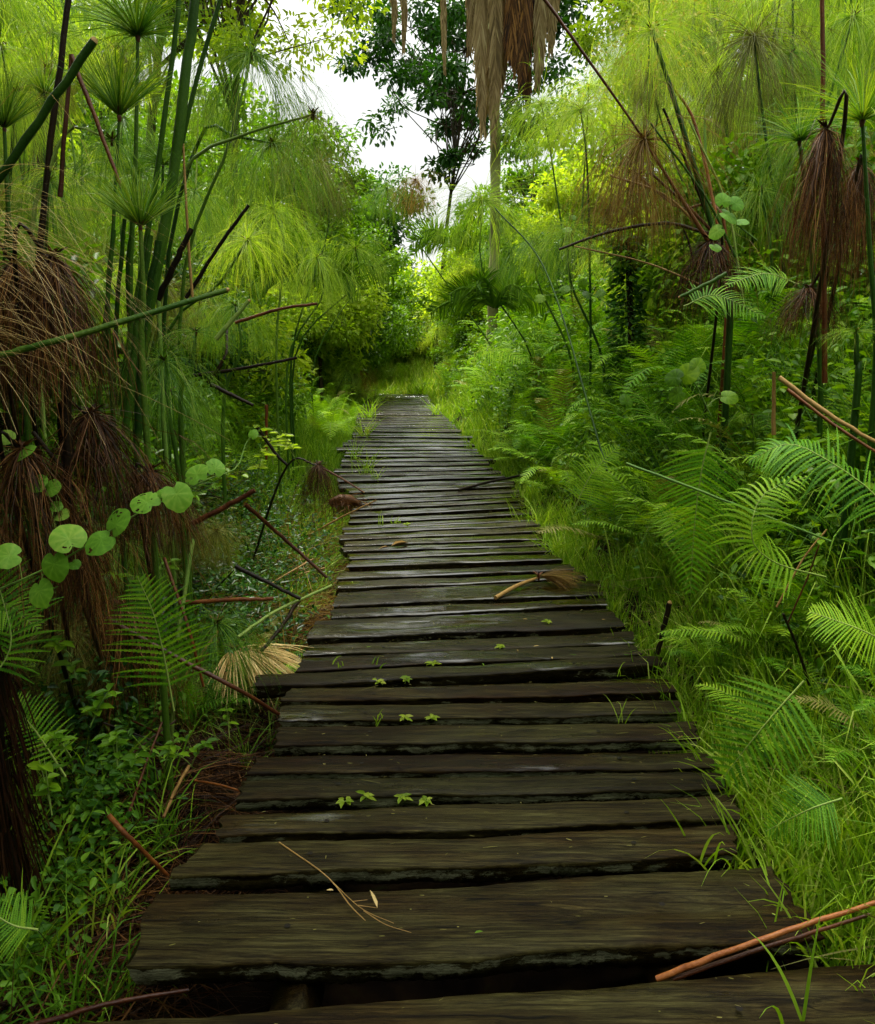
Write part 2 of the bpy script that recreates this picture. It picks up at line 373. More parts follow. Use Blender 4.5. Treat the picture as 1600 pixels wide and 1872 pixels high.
def plank(BL, FL, BR, FR, th, seed, nx, crack=None, mossy=.5, bc=None, fc=None):
    """top corners in world; th thickness; bc/fc optional mid-edge points"""
    r = np.random.RandomState(seed); u = np.linspace(0, 1, nx)[:, None]
    cv = lambda a, m, b: (a * (1 - u) + b * u) if m is None else np.array([np.interp(u[:, 0], [0, (m[0] - a[0]) / (b[0] - a[0]), 1], [a[i], m[i], b[i]]) for i in range(3)]).T
    B, F = cv(BL, bc, BR), cv(FL, fc, FR)
    dep = float(np.linalg.norm(B - F, axis=1).mean())
    B[:, 1] += wob(nx, .006, seed, 5) * min(1, dep / .12); F[:, 1] += wob(nx, .007, seed + 1, 5) * min(1, dep / .12)
    chip = np.maximum(0, wob(nx, .02, seed + 5, 9) - .016); F[:, 1] += chip + r.normal(size=nx) * .0007
    zt = r.uniform(-.006, .006) + wob(nx, .004, seed + 2, 2)
    org = (BL + FR) / 2; PL.append((BL, FL, BR, FR))
    vs = [0, .03, .18, .34, .5, .66, .82, .97, 1]
    rings = []; tints = []
    nrm = np.array([0, 0, 1.])
    for k, v in enumerate(vs):
        P = B * (1 - v) + F * v; z = np.where(v in (0, 1), -.007, 0) + wob(nx, .0016, seed + 10 + k, 6) + zt - (.003 if v in (.03, .97) else 0)
        if crack:
            cv0 = crack[2]
            wgt = np.clip((u[:, 0] - crack[0]) / .08, 0, 1) * np.clip((crack[1] - u[:, 0]) / .05 + 1, 0, 1)
            if abs(v - cv0) < .01: z = z - .02 * wgt
        P = P + nrm * np.asarray(z)[:, None]; rings.append(P); tints.append(np.full(nx, -.25))
    for dz, dy, tt in ((.3, .004, .42), (.62, .012, .5), (1, .01, .25)):
        P = F + nrm * (zt - dz * th)[:, None]; P[:, 1] += wob(nx, .004, seed + 30 + int(dz * 10), 8) + dy; P[:, 1] += r.normal(size=nx) * .0012; P[:, 2] += r.normal(size=nx) * .001; rings.append(P); tints.append(np.full(nx, tt * mossy * 2))
    for dz in (1, .5):
        P = B + nrm * (zt - dz * th)[:, None]; rings.append(P); tints.append(np.zeros(nx))
    Rg = np.stack(rings, 1); T = np.stack(tints, 1); k = Rg.shape[1]
    T[:max(2, nx // 9)] += np.linspace(.5, 0, max(2, nx // 9))[:, None] * (1 if mossy > .4 else .3) * r.uniform(.2, 1)
    # ragged ends
    Rg[0, :, 0] += r.uniform(-.012, .012, k); Rg[-1, :, 0] += r.uniform(-.012, .012, k)
    mb = MB(); i = np.arange(nx - 1)[:, None] * k; j = np.arange(k)[None]
    mb.add(Rg.reshape(-1, 3) - org, np.stack([i + j, i + (j + 1) % k, i + k + (j + 1) % k, i + k + j], -1).reshape(-1, 4), T.ravel())
    for e, T0 in ((Rg[0], .8), (Rg[-1], .4)):
        c = e.mean(0)[None]; jj = np.arange(k)
        fr = np.stack([jj, (jj + 1) % k, np.full(k, k)], -1)
        mb.add(np.vstack([e, c]) - org, fr if T0 == .4 else fr[:, ::-1], T0 * .5)
    # nail heads
    if dep > .06 and seed < 1030:
        for un in (.22, .78):
            q = int(un * nx); c = (B[q] + F[q]) / 2 - org + np.array([r.uniform(-.04, .04), r.uniform(-.02, .02), zt[q] + .0015])
            a = np.arange(8) * np.pi / 4; mb.add(np.stack([c[0] + .0075 * np.cos(a), c[1] + .0075 * np.sin(a), np.full(8, c[2] + .0012)], -1), np.arange(8)[None], 0, 1)
    o = mb.obj('plank', [M['wood'], M['darkreed']], walk)
    o.location = org - np.array(walk.location)
    return o


pix = [  # back-left, front-left, back-right, front-right in the photograph's pixels, thickness, crack, mid back, mid front
    ((150, 1866), (60, 1990), (1640, 1752), (1700, 1870), .06, (.72, 1, .66), (800, 1823), None),
    ((282, 1630), (237, 1762), (1405, 1578), (1503, 1711), .062, (.62, 1, .5), (800, 1618), (800, 1747)),
    ((375, 1541), (312, 1600), (1350, 1505), (1345, 1560), .055, None, (800, 1535), (800, 1589)),
    ((410, 1485), (397, 1522), (1340, 1452), (1352, 1495), .05, None, (800, 1468), (800, 1514)),
    ((445, 1422), (435, 1456), (1320, 1410), (1335, 1441), .05, None, None, None),
    ((475, 1379), (450, 1410), (1300, 1373), (1308, 1402), .045, None, None, None),
    ((515, 1328), (500, 1361), (1270, 1321), (1277, 1353), .05, None, None, None),
    ((520, 1287), (510, 1315), (1240, 1280), (1242, 1304), .045, None, None, None),
    ((530, 1258), (512, 1281), (1212, 1239), (1240, 1263), .045, None, None, None),
    ((475, 1233), (460, 1256), (1205, 1200), (1215, 1216), .06, None, None, None),
    ((557, 1202), (540, 1226), (1150, 1177), (1176, 1196), .045, None, None, None),
    ((562, 1175), (557, 1194), (1155, 1153), (1158, 1174), .045, None, None, None),
    ((575, 1133), (560, 1165), (1112, 1110), (1143, 1142), .05, (.1, .6, .5), None, None),
    ((608, 1110), (606, 1127), (1105, 1092), (1110, 1104), .045, None, None, None),
    ((620, 1080), (610, 1105), (1095, 1058), (1103, 1085), .05, None, None, None)]
for i, (a, b, c, d, th, ck, bm, fm) in enumerate(pix):
    plank(G(*a), G(*b), G(*c), G(*d), th, 1000 + i, 170 if i < 4 else 90, ck, 1 if i in (1, 2, 4, 5, 6, 7) else .5,
          None if bm is None else G(*bm), None if fm is None else G(*fm))
LX = [(1080, 616), (1058, 610), (1042, 629), (1027, 631), (1019, 640), (1006, 638), (995, 624), (982, 628), (960, 623), (940, 640), (919, 648), (900, 640), (880, 620), (857, 625), (840, 628), (823, 632), (810, 628), (801, 645), (780, 650), (762, 652), (748, 660), (735, 668), (722, 685), (712, 690)][::-1]
RX = [(1080, 1084), (1058, 1060), (1042, 1045), (1027, 1030), (1006, 1000), (982, 992), (960, 980), (940, 970), (919, 955), (900, 948), (880, 935), (857, 900), (840, 885), (823, 875), (810, 868), (801, 850), (780, 835), (762, 815), (748, 800), (735, 790), (722, 782), (712, 775)][::-1]
SL = [(1076, .05), (1042, .036), (1000, .03), (950, .048), (904, .045), (870, .025), (850, .012), (820, 0), (740, -.01), (712, -.03)][::-1]
Y0 = float(G(840, 1068)[1]) + .035
k = 0; cur = Y0
while cur < 19.6:
    dep = rnd.uniform(.11, .15) * (1 if cur < 9 else 1.35); gap = rnd.uniform(.052, .085) * (1 if cur < 9 else 1.2)
    def edge(Yd, jl, jr):
        c = np.array([pathx(Yd), Yd, float(zprof(Yd))])
        b = -(st * Yd + (c[2] - CAMH) * ct) ; py = 0
        dd = c - np.array([0, 0, CAMH]); v = dd[2] * ct + dd[1] * st; wv = dd[1] * ct - dd[2] * st; py = 936 - FPX * v / wv
        xl = np.interp(py, *zip(*LX)) + jl; xr = np.interp(py, *zip(*RX)) + jr; s = np.interp(py, *zip(*SL)); m = (xl + xr) / 2
        return G(xl, py + s * (m - xl)), G(xr, py + s * (m - xr))
    sc_ = 5.0 / cur * 6; jl, jr = rnd.uniform(-1, 1) * sc_, rnd.uniform(-1, 1) * sc_
    if k in (18, 23): jl -= 12
    if k in (20, 26): jr += 16
    FL_, FR_ = edge(cur, jl, jr); BL_, BR_ = edge(cur + dep, jl, jr)
    plank(BL_, FL_, BR_, FR_, .05, 1040 + k, 26 if cur < 8 else 12, None, .3)
    cur += dep + gap; k += 1
mbx = None
for side in (-.42, .42):
    ys = np.linspace(.9, 19.5, 60); P = np.stack([pathx(ys) + side, ys, zprof(ys) - .12], -1)
    mb = MB(); tube(mb, P - np.array(walk.location), .055, 4, 0); mb.obj('beam', M['wood'], walk)
mb = MB(); tube(mb, np.array([[-.62, 1.42, -.14], [.02, 1.5, -.14]]) - np.array(walk.location), .05, 4, .1); mb.obj('beam', M['wood'], walk)

# ------------------------------------------------------------------ papyrus
def make_umbel(n, L, th, g, wid, fil=0, jitter=.2, k=7, seed=0, thmin=0, flower=0, pw=1.2, filg=1.5, wav=.012):
    rs = np.random.RandomState(seed); mb = MB()
    a = rs.uniform(0, 6.283, n); pol = np.sqrt(rs.uniform(0, 1, n)) * (th - thmin) + thmin
    D = np.stack([np.sin(pol) * np.cos(a), np.sin(pol) * np.sin(a), np.cos(pol)], -1)
    Ls = L * rs.uniform(1 - jitter * 1.6, 1 + jitter * .6, n); gs = g * rs.uniform(.5, 1.5, n)
    P = arcs(D * .012, D, Ls, gs, k, pw); sd = unit(np.cross(D, rdirs(n, rs)))
    P = P + np.cumsum(rs.normal(size=P.shape), 1) * wav * L * np.linspace(0, 1, k)[None, :, None]
    tp = np.linspace(1, .45, k); T = rs.uniform(0, 1, n)
    ribbons(mb, P, wid * tp[None], sd, T)
    if fil:
        s = int(k * .62); base = np.repeat(P[:, s], fil, 0); D2 = np.repeat(unit(P[:, s] - P[:, s - 1]), fil, 0) + rs.normal(size=(n * fil, 3)) * .28
        P2 = arcs(base, D2, np.repeat(Ls, fil) * rs.uniform(.35, .62, n * fil), filg * rs.uniform(.5, 1.5, n * fil), 5)
        ribbons(mb, P2, wid * .62 * np.linspace(1, .5, 5)[None], unit(np.cross(D2, rdirs(n * fil, rs))), np.repeat(T, fil))
    if flower:
        q = P[rs.randint(0, n, flower), rs.randint(3, k - 1, flower)] + rs.normal(size=(flower, 3)) * .01 * L * 3
        leaves(mb, q, rdirs(flower, rs), rdirs(flower, rs), .03 * L * 2.2, .012 * L * 2.2, rs.uniform(0, 1, flower), mat=1)
    return mb


UM = {}
def um(key, mat, *a, **kw):
    UM[key] = make_umbel(*a, **kw).mesh('umbel', [M[mat], M['flower']])
#             n    L   th    g   wid
um('brush', 'papyrus', 260, 1, R(54), .2, .015, seed=1, jitter=.12)
um('brush2', 'papyrus', 210, 1, R(74), .6, .012, seed=2, jitter=.15)
um('mop', 'papyrus', 230, 1, R(125), 2.2, .006, fil=3, seed=3)
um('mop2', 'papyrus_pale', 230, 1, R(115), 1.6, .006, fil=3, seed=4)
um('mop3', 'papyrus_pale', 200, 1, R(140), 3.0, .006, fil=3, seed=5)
um('olive', 'papyrus_olive', 300, 1, R(155), 1.4, .006, fil=3, seed=6)
um('russet', 'russet', 230, 1, R(140), 2.4, .006, fil=3, seed=16)
um('sparse', 'papyrus_olive', 70, 1, R(130), 2.2, .006, fil=2, seed=7)
um('arcs', 'papyrus', 60, 1, R(110), 3.2, .010, fil=2, seed=8)
um('flowering', 'papyrus_pale', 200, 1, R(125), 1.6, .007, fil=3, seed=9, flower=260)
um('dead', 'dead', 420, 1, R(140), 4.2, .008, fil=2, seed=10, thmin=.3, pw=.7, filg=3, jitter=.45, wav=.035)
um('dead2', 'dead', 300, 1, R(125), 3.6, .008, fil=2, seed=12, thmin=.3, pw=.8, filg=3, jitter=.45, wav=.035)
um('star', 'papyrus_olive', 130, 1, R(98), .55, .009, fil=2, seed=13, thmin=R(55))
um('starg', 'papyrus', 90, 1, R(95), .9, .009, fil=2, seed=14, thmin=R(35))
# bracts at the foot of an umbel
def bracts(col, seed):
    rs = np.random.RandomState(seed); mb = MB(); n = 12
    a = rs.uniform(0, 6.28, n); D = np.stack([np.cos(a) * .8, np.sin(a) * .8, np.full(n, .75)], -1)
    leaves(mb, np.zeros((n, 3)), D, np.array([[0, 0, 1.]]).repeat(n, 0), rs.uniform(.10, .2, n), .035, rs.uniform(0, 1, n))
    an = np.linspace(-.08, .05, 5); tube(mb, np.stack([an * 0, an * 0, an], -1), [.022, .03, .038, .03, .01], 8, .3)
    return mb.mesh('bract', M[col])
BR = {'r': bracts('redreed', 1), 'd': bracts('dead', 2)}
GP = 'papyrus reeds growing along the boardwalk'


def papyrus(pts, kind, L, label, r=.011, mat='stem', group=GP, name='papyrus', cat='papyrus', rz=None, sqz=None, tilt=None, base=True):
    """pts: world points from foot to head"""
    pts = [np.asarray(p, float) for p in pts]
    if base:
        hd = pts[-1]; sg = 1 if hd[0] > pathx(hd[1]) else -1; mn = float(pathx(pts[0][1])) + sg * 1.3
        if sg * (pts[0][0] - mn) < 0 and pts[0][1] > 4: pts[0][0] = mn
        b = pts[0].copy(); zg = float(ter(b[0], b[1])) - .03
        if b[2] > zg + .05: pts = [np.array([b[0] - .3 * (pts[1][0] - b[0]) * 0.3, b[1], zg])] + pts
    org = pts[0]; t = thing(name, label, cat, org, 0, group)
    P = smooth_path(pts, 14) - org; mb = MB(); tube(mb, P, np.linspace(r * 1.25, r * .55, 14), 6, rnd.uniform(.1, .9) + np.linspace(-.1, .1, 14))
    mb.obj('stem', M[mat], t, True)
    if kind:
        u = link('umbel', UM[kind], t, P[-1], rnd.uniform(0, 6.28) if rz is None else rz, L)
        if sqz: u.scale = (L * sqz[0], L * sqz[0], L * sqz[1])
        if tilt: u.rotation_euler.x, u.rotation_euler.y = tilt
        bo = link('bract', BR['d' if kind in ('dead', 'dead2', 'olive', 'sparse', 'russet') else 'r'], u, (0, 0, 0), 0, min(1.0, .26 / L * .55 + .35))
    return t


def H(*p):                    # hero: (px,py,Y) triples -> world points
    return [W(*q) for q in p]


# heads over the dark side of the walk
papyrus(H((240, 640, 3.4), (248, 300, 3.4), (252, 66, 3.4)), 'brush2', .36, 'tall fresh papyrus tuft cut by the top edge above the bundle of stems')
papyrus(H((330, 560, 4.2), (420, 260, 4.2), (460, 98, 4.3)), 'mop', .50, 'papyrus with dark knot and wide misty green head against the sky gap', r=.009)
papyrus(H((200, 640, 3.0), (207, 420, 3.0), (218, 212, 3.0)), 'brush', .23, 'upright bright green papyrus brush between two leaning dark stems', r=.008)
papyrus(H((110, 500, 5), (84, 300, 5), (82, 175, 5)), 'brush', .21, 'small yellowish papyrus tuft behind the long cut green stalk')
papyrus(H((30, 560, 3.2), (15, 380, 3.2), (8, 235, 3.2)), 'brush', .2, 'dark papyrus brush cut by the edge beside the cut green stalk')
papyrus(H((262, 700, 2.6), (263, 560, 2.6), (257, 415, 2.6)), 'brush', .185, 'lowest upright papyrus brush with red-brown bracts in front of the thick stems', r=.010)
papyrus(H((290, 520, 3.9), (340, 308, 3.9), (450, 245, 3.8), (572, 210, 3.7)), 'sparse', .30, 'yellowish arching papyrus stem ending in a sparse dark-knotted head', r=.009, mat='stem_light')
papyrus(H((300, 560, 4.6), (365, 252, 4.6), (430, 250, 4.6), (497, 262, 4.6)), 'mop', .44, 'papyrus bowed almost level with rays streaming down below its head')
papyrus(H((60, 520, 3.0), (85, 330, 3.0), (130, 235, 3.0), (205, 257, 3.0)), 'arcs', .24, 'pale arched papyrus stem with hooked rays beside the bent brown reed', r=.007, mat='stem_light')
papyrus(H((300, 640, 5), (400, 520, 5), (452, 440, 5)), 'mop2', .36, 'misty papyrus head with tan knot above the broken stalks')
papyrus(H((235, 560, 4.4), (240, 420, 4.4), (244, 320, 4.4)), 'brush2', .24, 'small half hidden papyrus tuft behind the thick stem bundle')
papyrus(H((290, 560, 4.1), (296, 420, 4.1), (298, 302, 4.1)), 'brush2', .2, 'dark papyrus tuft close against the thickest stem')
papyrus(H((330, 760, 3.6), (350, 680, 3.6), (358, 607, 3.6)), 'starg', .2, 'low open papyrus star above the dark fallen poles')
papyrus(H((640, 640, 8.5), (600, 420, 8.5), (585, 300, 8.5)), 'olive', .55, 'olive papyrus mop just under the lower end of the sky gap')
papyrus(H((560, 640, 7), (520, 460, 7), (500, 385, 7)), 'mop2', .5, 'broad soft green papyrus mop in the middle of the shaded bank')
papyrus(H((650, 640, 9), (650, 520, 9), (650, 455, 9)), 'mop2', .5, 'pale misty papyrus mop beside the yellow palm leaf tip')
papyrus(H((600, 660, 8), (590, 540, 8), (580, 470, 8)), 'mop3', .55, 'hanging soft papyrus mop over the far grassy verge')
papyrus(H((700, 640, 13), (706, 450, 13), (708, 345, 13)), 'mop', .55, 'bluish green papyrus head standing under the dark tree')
papyrus(H((420, 760, 4.6), (440, 640, 4.6), (430, 560, 4.6)), 'mop', .32, 'dark green papyrus head draped behind the stub of a broken stalk')
papyrus(H((330, 900, 3.4), (310, 760, 3.4), (300, 660, 3.4)), 'mop', .34, 'shaded papyrus head spilling long rays over the dark hollow')
# heads over the sunny side
papyrus(H((1600, 700, 2.6), (1590, 450, 2.6), (1577, 220, 2.6)), 'brush2', .24, 'large fresh papyrus brush at the edge above a straight green stem', r=.009)
papyrus(H((1500, 760, 2.9), (1485, 480, 2.9), (1462, 258, 2.9)), 'brush2', .20, 'upright spiky papyrus with tan bracts beside the drooping brown head', r=.009)
papyrus(H((1320, 480, 3.8), (1177, 255, 3.8)), 'russet', .46, 'leaning papyrus with brown olive head and dark knot, above the arched stalk', r=.009, mat='redreed', base=False)
papyrus(H((1335, 560, 3.9), (1300, 410, 3.9), (1232, 180, 3.9), (1192, 56, 3.9)), 'flowering', .34, 'tall papyrus with yellow flowering head on a thick green leaning stem', r=.014)
papyrus(H((1290, 480, 6), (1215, 240, 6), (1187, 137, 6)), 'olive', .25, 'small dark-knotted papyrus head just below the yellow flowering one', r=.008)
papyrus(H((1310, 430, 4.2), (1240, 380, 4.2), (1167, 322, 4.2)), 'russet', .36, 'brown faded papyrus head hanging under the dark-knotted leaning one', r=.008, mat='redreed')
papyrus(H((1440, 560, 5.2), (1400, 250, 5.2), (1377, 67, 5.2)), 'olive', .55, 'high olive papyrus mop near the top edge over the sunny bank')
papyrus(H((1480, 560, 5.6), (1500, 260, 5.6), (1560, 30, 5.6)), 'mop3', .6, 'high shaggy green papyrus mop beyond the red-brown upright stalk')
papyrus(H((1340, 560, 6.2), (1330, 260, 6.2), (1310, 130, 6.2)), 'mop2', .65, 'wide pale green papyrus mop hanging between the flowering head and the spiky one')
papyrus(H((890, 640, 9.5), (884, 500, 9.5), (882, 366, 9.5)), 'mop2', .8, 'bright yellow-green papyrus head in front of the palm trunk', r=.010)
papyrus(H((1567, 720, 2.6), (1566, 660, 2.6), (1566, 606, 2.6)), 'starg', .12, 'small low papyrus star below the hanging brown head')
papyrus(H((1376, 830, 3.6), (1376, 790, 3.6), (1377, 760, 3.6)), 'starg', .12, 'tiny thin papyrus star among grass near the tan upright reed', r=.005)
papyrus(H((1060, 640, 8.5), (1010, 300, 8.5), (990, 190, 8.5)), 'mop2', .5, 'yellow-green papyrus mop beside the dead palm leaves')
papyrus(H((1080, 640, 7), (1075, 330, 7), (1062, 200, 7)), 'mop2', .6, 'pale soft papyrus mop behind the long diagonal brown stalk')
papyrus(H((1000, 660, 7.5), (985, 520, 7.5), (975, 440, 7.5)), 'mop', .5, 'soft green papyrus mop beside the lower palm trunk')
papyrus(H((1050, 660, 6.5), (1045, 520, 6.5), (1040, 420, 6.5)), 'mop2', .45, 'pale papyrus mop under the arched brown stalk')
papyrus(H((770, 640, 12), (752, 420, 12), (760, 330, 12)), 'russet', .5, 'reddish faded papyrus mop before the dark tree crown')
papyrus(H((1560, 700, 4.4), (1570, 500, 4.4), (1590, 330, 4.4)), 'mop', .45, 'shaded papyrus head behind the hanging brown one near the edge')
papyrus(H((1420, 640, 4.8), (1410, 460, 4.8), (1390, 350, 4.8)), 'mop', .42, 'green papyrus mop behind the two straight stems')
# drooping dead heads
GD = 'dead papyrus heads hanging brown'
def deadhead(pts, kind, L, label, sqz=(1, 1), tilt=None, r=.009):
    pts = [pts[0] + [-.1 * (1 if pts[0][0] < 0 else -1) * 2, .9, -.2]] + pts[1:]; pts[0][2] = float(ter(pts[0][0], pts[0][1])) - .02
    return papyrus(pts, kind, L, label, r=r * .8, mat='darkreed', base=False, group=GD, name='dead_papyrus', cat='dead papyrus', sqz=sqz, tilt=tilt)
deadhead(H((-60, 700, 2.2), (30, 520, 2.2), (95, 470, 2.2)), 'dead', .31, 'largest brown drooping papyrus head, hanging over the dark hollow', (1.15, 1))
deadhead(H((-80, 640, 2.5), (-20, 500, 2.5), (25, 480, 2.5)), 'dead', .32, 'brown drooping papyrus head at the edge under long straw grasses', (1.1, 1))
deadhead(H((60, 960, 2.3), (110, 800, 2.3), (165, 755, 2.3)), 'dead2', .30, 'dark red-brown drooping papyrus head beside the black upright stem', (1.3, 1))
deadhead(H((240, 1050, 2.5), (250, 900, 2.5), (275, 860, 2.5)), 'dead2', .24, 'orange-tipped drooping papyrus head above the holed vine leaves', (1.2, 1))
deadhead(H((-20, 1000, 2.1), (10, 860, 2.1), (40, 820, 2.1)), 'dead2', .30, 'brown drooping papyrus head behind the round vine leaves at the edge', (1.1, 1))
deadhead(H((100, 1130, 2.3), (120, 1000, 2.3), (140, 960, 2.3)), 'dead', .26, 'rusty drooping papyrus head below the vine', (1.2, 1))
deadhead(H((1560, 640, 2.5), (1540, 260, 2.5), (1510, 236, 2.5)), 'dead', .30, 'long brown drooping papyrus head beside the spiky green one', (.8, 1.1))
deadhead(H((1590, 640, 2.9), (1560, 350, 2.9), (1575, 300, 2.9)), 'dead', .30, 'brown drooping papyrus head half behind the long one at the edge', (.8, 1.05))
deadhead(H((1560, 560, 2.9), (1510, 520, 2.9), (1480, 526, 2.9)), 'dead2', .18, 'short rusty drooping papyrus head above the fern with cut stalk', (1.3, .9))
deadhead(H((1330, 600, 3.8), (1320, 470, 3.8), (1300, 440, 3.8)), 'dead2', .28, 'orange brown dead papyrus head slumped under the leaning stalks', (1.3, 1))
deadhead(H((440, 930, 4.6), (520, 860, 4.4), (582, 850, 4.2)), 'dead2', .24, 'tan brown dead papyrus head slumped against the edge of the planks', (1, 1))
rs_ = random.Random(77)
for q in range(10):
    y = rs_.uniform(2.6, 4.6); rel = rs_.uniform(.75, 1.9); x = float(pathx(y)) - .5 - rel; z = rs_.uniform(.15, 1.15) - .1 + rel * .12
    deadhead([np.array([x, y, 0.]), np.array([x - .2, y + .3, z - .1]), np.array([x, y, z])], 'dead2' if q % 2 else 'dead', rs_.uniform(.3, .45), 'brown drooping papyrus head deep in the shade behind the vines', (1.25, 1))
# fallen heads on the ground and the planks
def fallen(px, py, dz, kind, L, label, sq=(1, .5), rz=0, tilt=None, cat='fallen papyrus head', name='fallen_papyrus'):
    p = G(px, py, dz); t = thing(name, label, cat, p, 0, 'papyrus heads fallen to the ground')
    u = link('umbel', UM[kind], t, (0, 0, .03), rz, L); u.scale = (L * sq[0], L * sq[0], L * sq[1])
    if tilt: u.rotation_euler.x, u.rotation_euler.y = tilt
    link('bract', BR['r'], u, (0, 0, 0), 0, .7)
    return t
fallen(322, 1322, -.22, 'star', .36, 'fallen papyrus head spread like a wheel with orange heart below the fern', (1, .6))
fallen(525, 1010, -.15, 'starg', .16, 'small fallen green star of papyrus rays near the slumped tan head')
fallen(190, 1290, -.2, 'star', .3, 'brown green mat of papyrus rays beside the spread wheel', (1, .5))

fallen(470, 985, -.1, 'star', .34, 'russet green fallen papyrus head beyond the red-brown falling reed', (1, .8))
fallen(410, 1075, -.1, 'dead2', .26, 'dark fallen papyrus head beside the level orange reed', (1, .5))
fallen(555, 930, -.08, 'starg', .26, 'fresh green fallen papyrus head next to the slumped tan head', (1, .8))
fallen(470, 1130, -.15, 'star', .26, 'thin fallen papyrus head behind the straw fan', (1, .6))
# straw fan
def fan(px, py, dz, a0, a1, n, L, wid, mat, label, name, up=.25):
    p = G(px, py, dz); t = thing(name, label, 'fallen papyrus head', p, 0, 'papyrus heads fallen to the ground')
    a = RS.uniform(a0, a1, n); D = np.stack([np.cos(a), np.sin(a), RS.uniform(up - .2, up + .25, n)], -1)
    P = arcs(D * .015, D, L * RS.uniform(.75, 1.1, n), RS.uniform(.3, 1.0, n), 7)
    mb = MB(); ribbons(mb, P, wid * np.array([.5, .9, 1, 1, .9, .7, .2])[None], unit(np.cross(D, [0, 0, 1]) + rdirs(n) * .3), RS.uniform(0, 1, n))
    mb.obj('umbel', M[mat], t)
    link('bract', BR['r'], t, (0, 0, 0), 0, .28)
    return t
fan(428, 1188, .0, R(-95), R(15), 190, .33, .0055, 'straw', 'pale straw fan of a fallen papyrus head beside the jutting plank', 'straw_fan', .08)
tt = fan(985, 1054, .03, R(-55), R(35), 190, .25, .004, 'russet', 'small brown papyrus head lying on the planks with its cut stalk', 'papyrus_head_on_deck', .15)
tt['category'] = 'papyrus head'
mb = MB(); a, b = G(985, 1056, .02), G(906, 1093, .008); tube(mb, smooth_path([a, (a + b) / 2 + [0, 0, .012], b], 8) - G(985, 1054, .03), np.array([.007, .009, .010, .011, .012, .012, .012, .012]), 8, .6)
mb.obj('stalk', M['tanreed'], tt, True)
# root lump on the plank edge
t0 = G(640, 925, .0); tt = thing('root_clump', 'torn brown papyrus root clump lying over the plank edge', 'root clump', t0)
mb = MB(); nn = 260; D = rdirs(nn) * [1, .7, .35] + [.45, .1, .0]; P = arcs(RS.normal(size=(nn, 3)) * [.07, .04, .02] + [-.03, 0, .03], D, RS.uniform(.05, .16, nn), RS.uniform(.5, 2, nn), 6)
ribbons(mb, P, .005 * np.ones((1, 6)), rdirs(nn), RS.uniform(.2, 1, nn)); mb.obj('roots', M['dead'], tt)
mb = MB(); tube(mb, [[-.16, .02, .02], [-.08, 0, .05], [0, 0, .05], [.07, -.01, .03]], [.035, .05, .045, .015], 8, .5); mb.obj('stump', M['dead'], tt, True)

# ------------------------------------------------------------------ stalks
GS = 'broken and leaning reed stalks'
def stalk(pts, r, mat, label, name='reed_stalk', cut=False, taper=.75, group=GS, world=None):
    P = np.array(world) if world is not None else np.array(H(*pts)); org = P[0].copy()
    t = thing(name, label, 'reed stalk', org, 0, group); Q = smooth_path(P, 16 if len(P) > 2 else 9) - org
    Q[1:-1] += RS.normal(size=(len(Q) - 2, 3)) * r * .10
    mb = MB(); tube(mb, Q, np.linspace(r, r * taper, len(Q)) * (1 + RS.normal(size=len(Q)) * .035), 7, rnd.uniform(.2, .8) + RS.normal(size=len(Q)) * .12); mb.obj('stalk', M[mat], t, True)
    if cut:
        d = unit(Q[-1] - Q[-2]); mb = MB(); tube(mb, [Q[-1] - d * .002, Q[-1] + d * r * .7], [r * taper * 1.03, r * taper * .6], 7, .8); mb.obj('cut_end', M['tanreed'], t)
    return t
stalk([(-40, 375, 2.4), (0, 322, 2.4), (172, 74, 2.4)], .012, 'stem', 'thick dark green stalk with pale cut end crossing the other stems', cut=True, taper=.9)
stalk([(60, 640, 3), (85, 330, 3), (130, -30, 3)], .013, 'darkreed', 'dark brown upright stalk leaning slightly behind the cut green one')
stalk([(110, 360, 2.8), (130, 100, 2.8)], .008, 'redreed', 'rising half of the sharply bent brown reed')
stalk([(130, 100, 2.8), (172, 210, 2.8), (222, 345, 2.8)], .008, 'redreed', 'falling half of the sharply bent brown reed')
stalk([(230, 760, 3.1), (300, 430, 3.1), (340, 150, 3.1), (358, -30, 3.1)], .022, 'stem', 'thickest dark green papyrus stem rising out of the frame')
stalk([(215, 740, 3.3), (270, 430, 3.3), (318, 90, 3.3), (330, -30, 3.3)], .012, 'stem', 'slim green stem just beside the thickest papyrus stem')
stalk([(250, 760, 3.3), (300, 420, 3.3), (360, 150, 3.3), (412, -30, 3.3)], .011, 'stem', 'slim dark green stem leaning away toward the sky gap')
stalk([(230, 800, 2.9), (250, 600, 2.9), (275, 430, 2.9)], .014, 'stem', 'short stout green stem in the bundle under the lowest brush')
stalk([(252, 800, 3.0), (262, 610, 3.0), (290, 440, 3.0)], .016, 'stem', 'broad green stem with torn tan sheath in the bundle')
stalk([(175, 800, 3.0), (190, 620, 3.0), (208, 420, 3.0)], .010, 'stem', 'thin green stem at the outer side of the bundle')
stalk([(205, 800, 3.4), (212, 600, 3.4), (228, 400, 3.4)], .011, 'stem', 'shaded green stem half hidden in the bundle')
stalk([(-30, 655, 1.9), (120, 618, 1.95), (415, 530, 2.1)], .0085, 'stem', 'long grey-green pole lying almost level with tan broken end', cut=True, taper=.8)
stalk([(395, 620, 3), (455, 550, 3)], .009, 'stem_light', 'short green stub with torn pale tip above the level pole', cut=True)
stalk([(288, 548, 3.2), (325, 470, 3.2), (350, 418, 3.2)], .013, 'darkreed', 'black charred-looking broken stalk beside the tan thin reed')
stalk([(340, 545, 3.6), (400, 450, 3.6), (455, 375, 3.6)], .009, 'darkreed', 'dark brown broken stalk pointing up at the misty head')
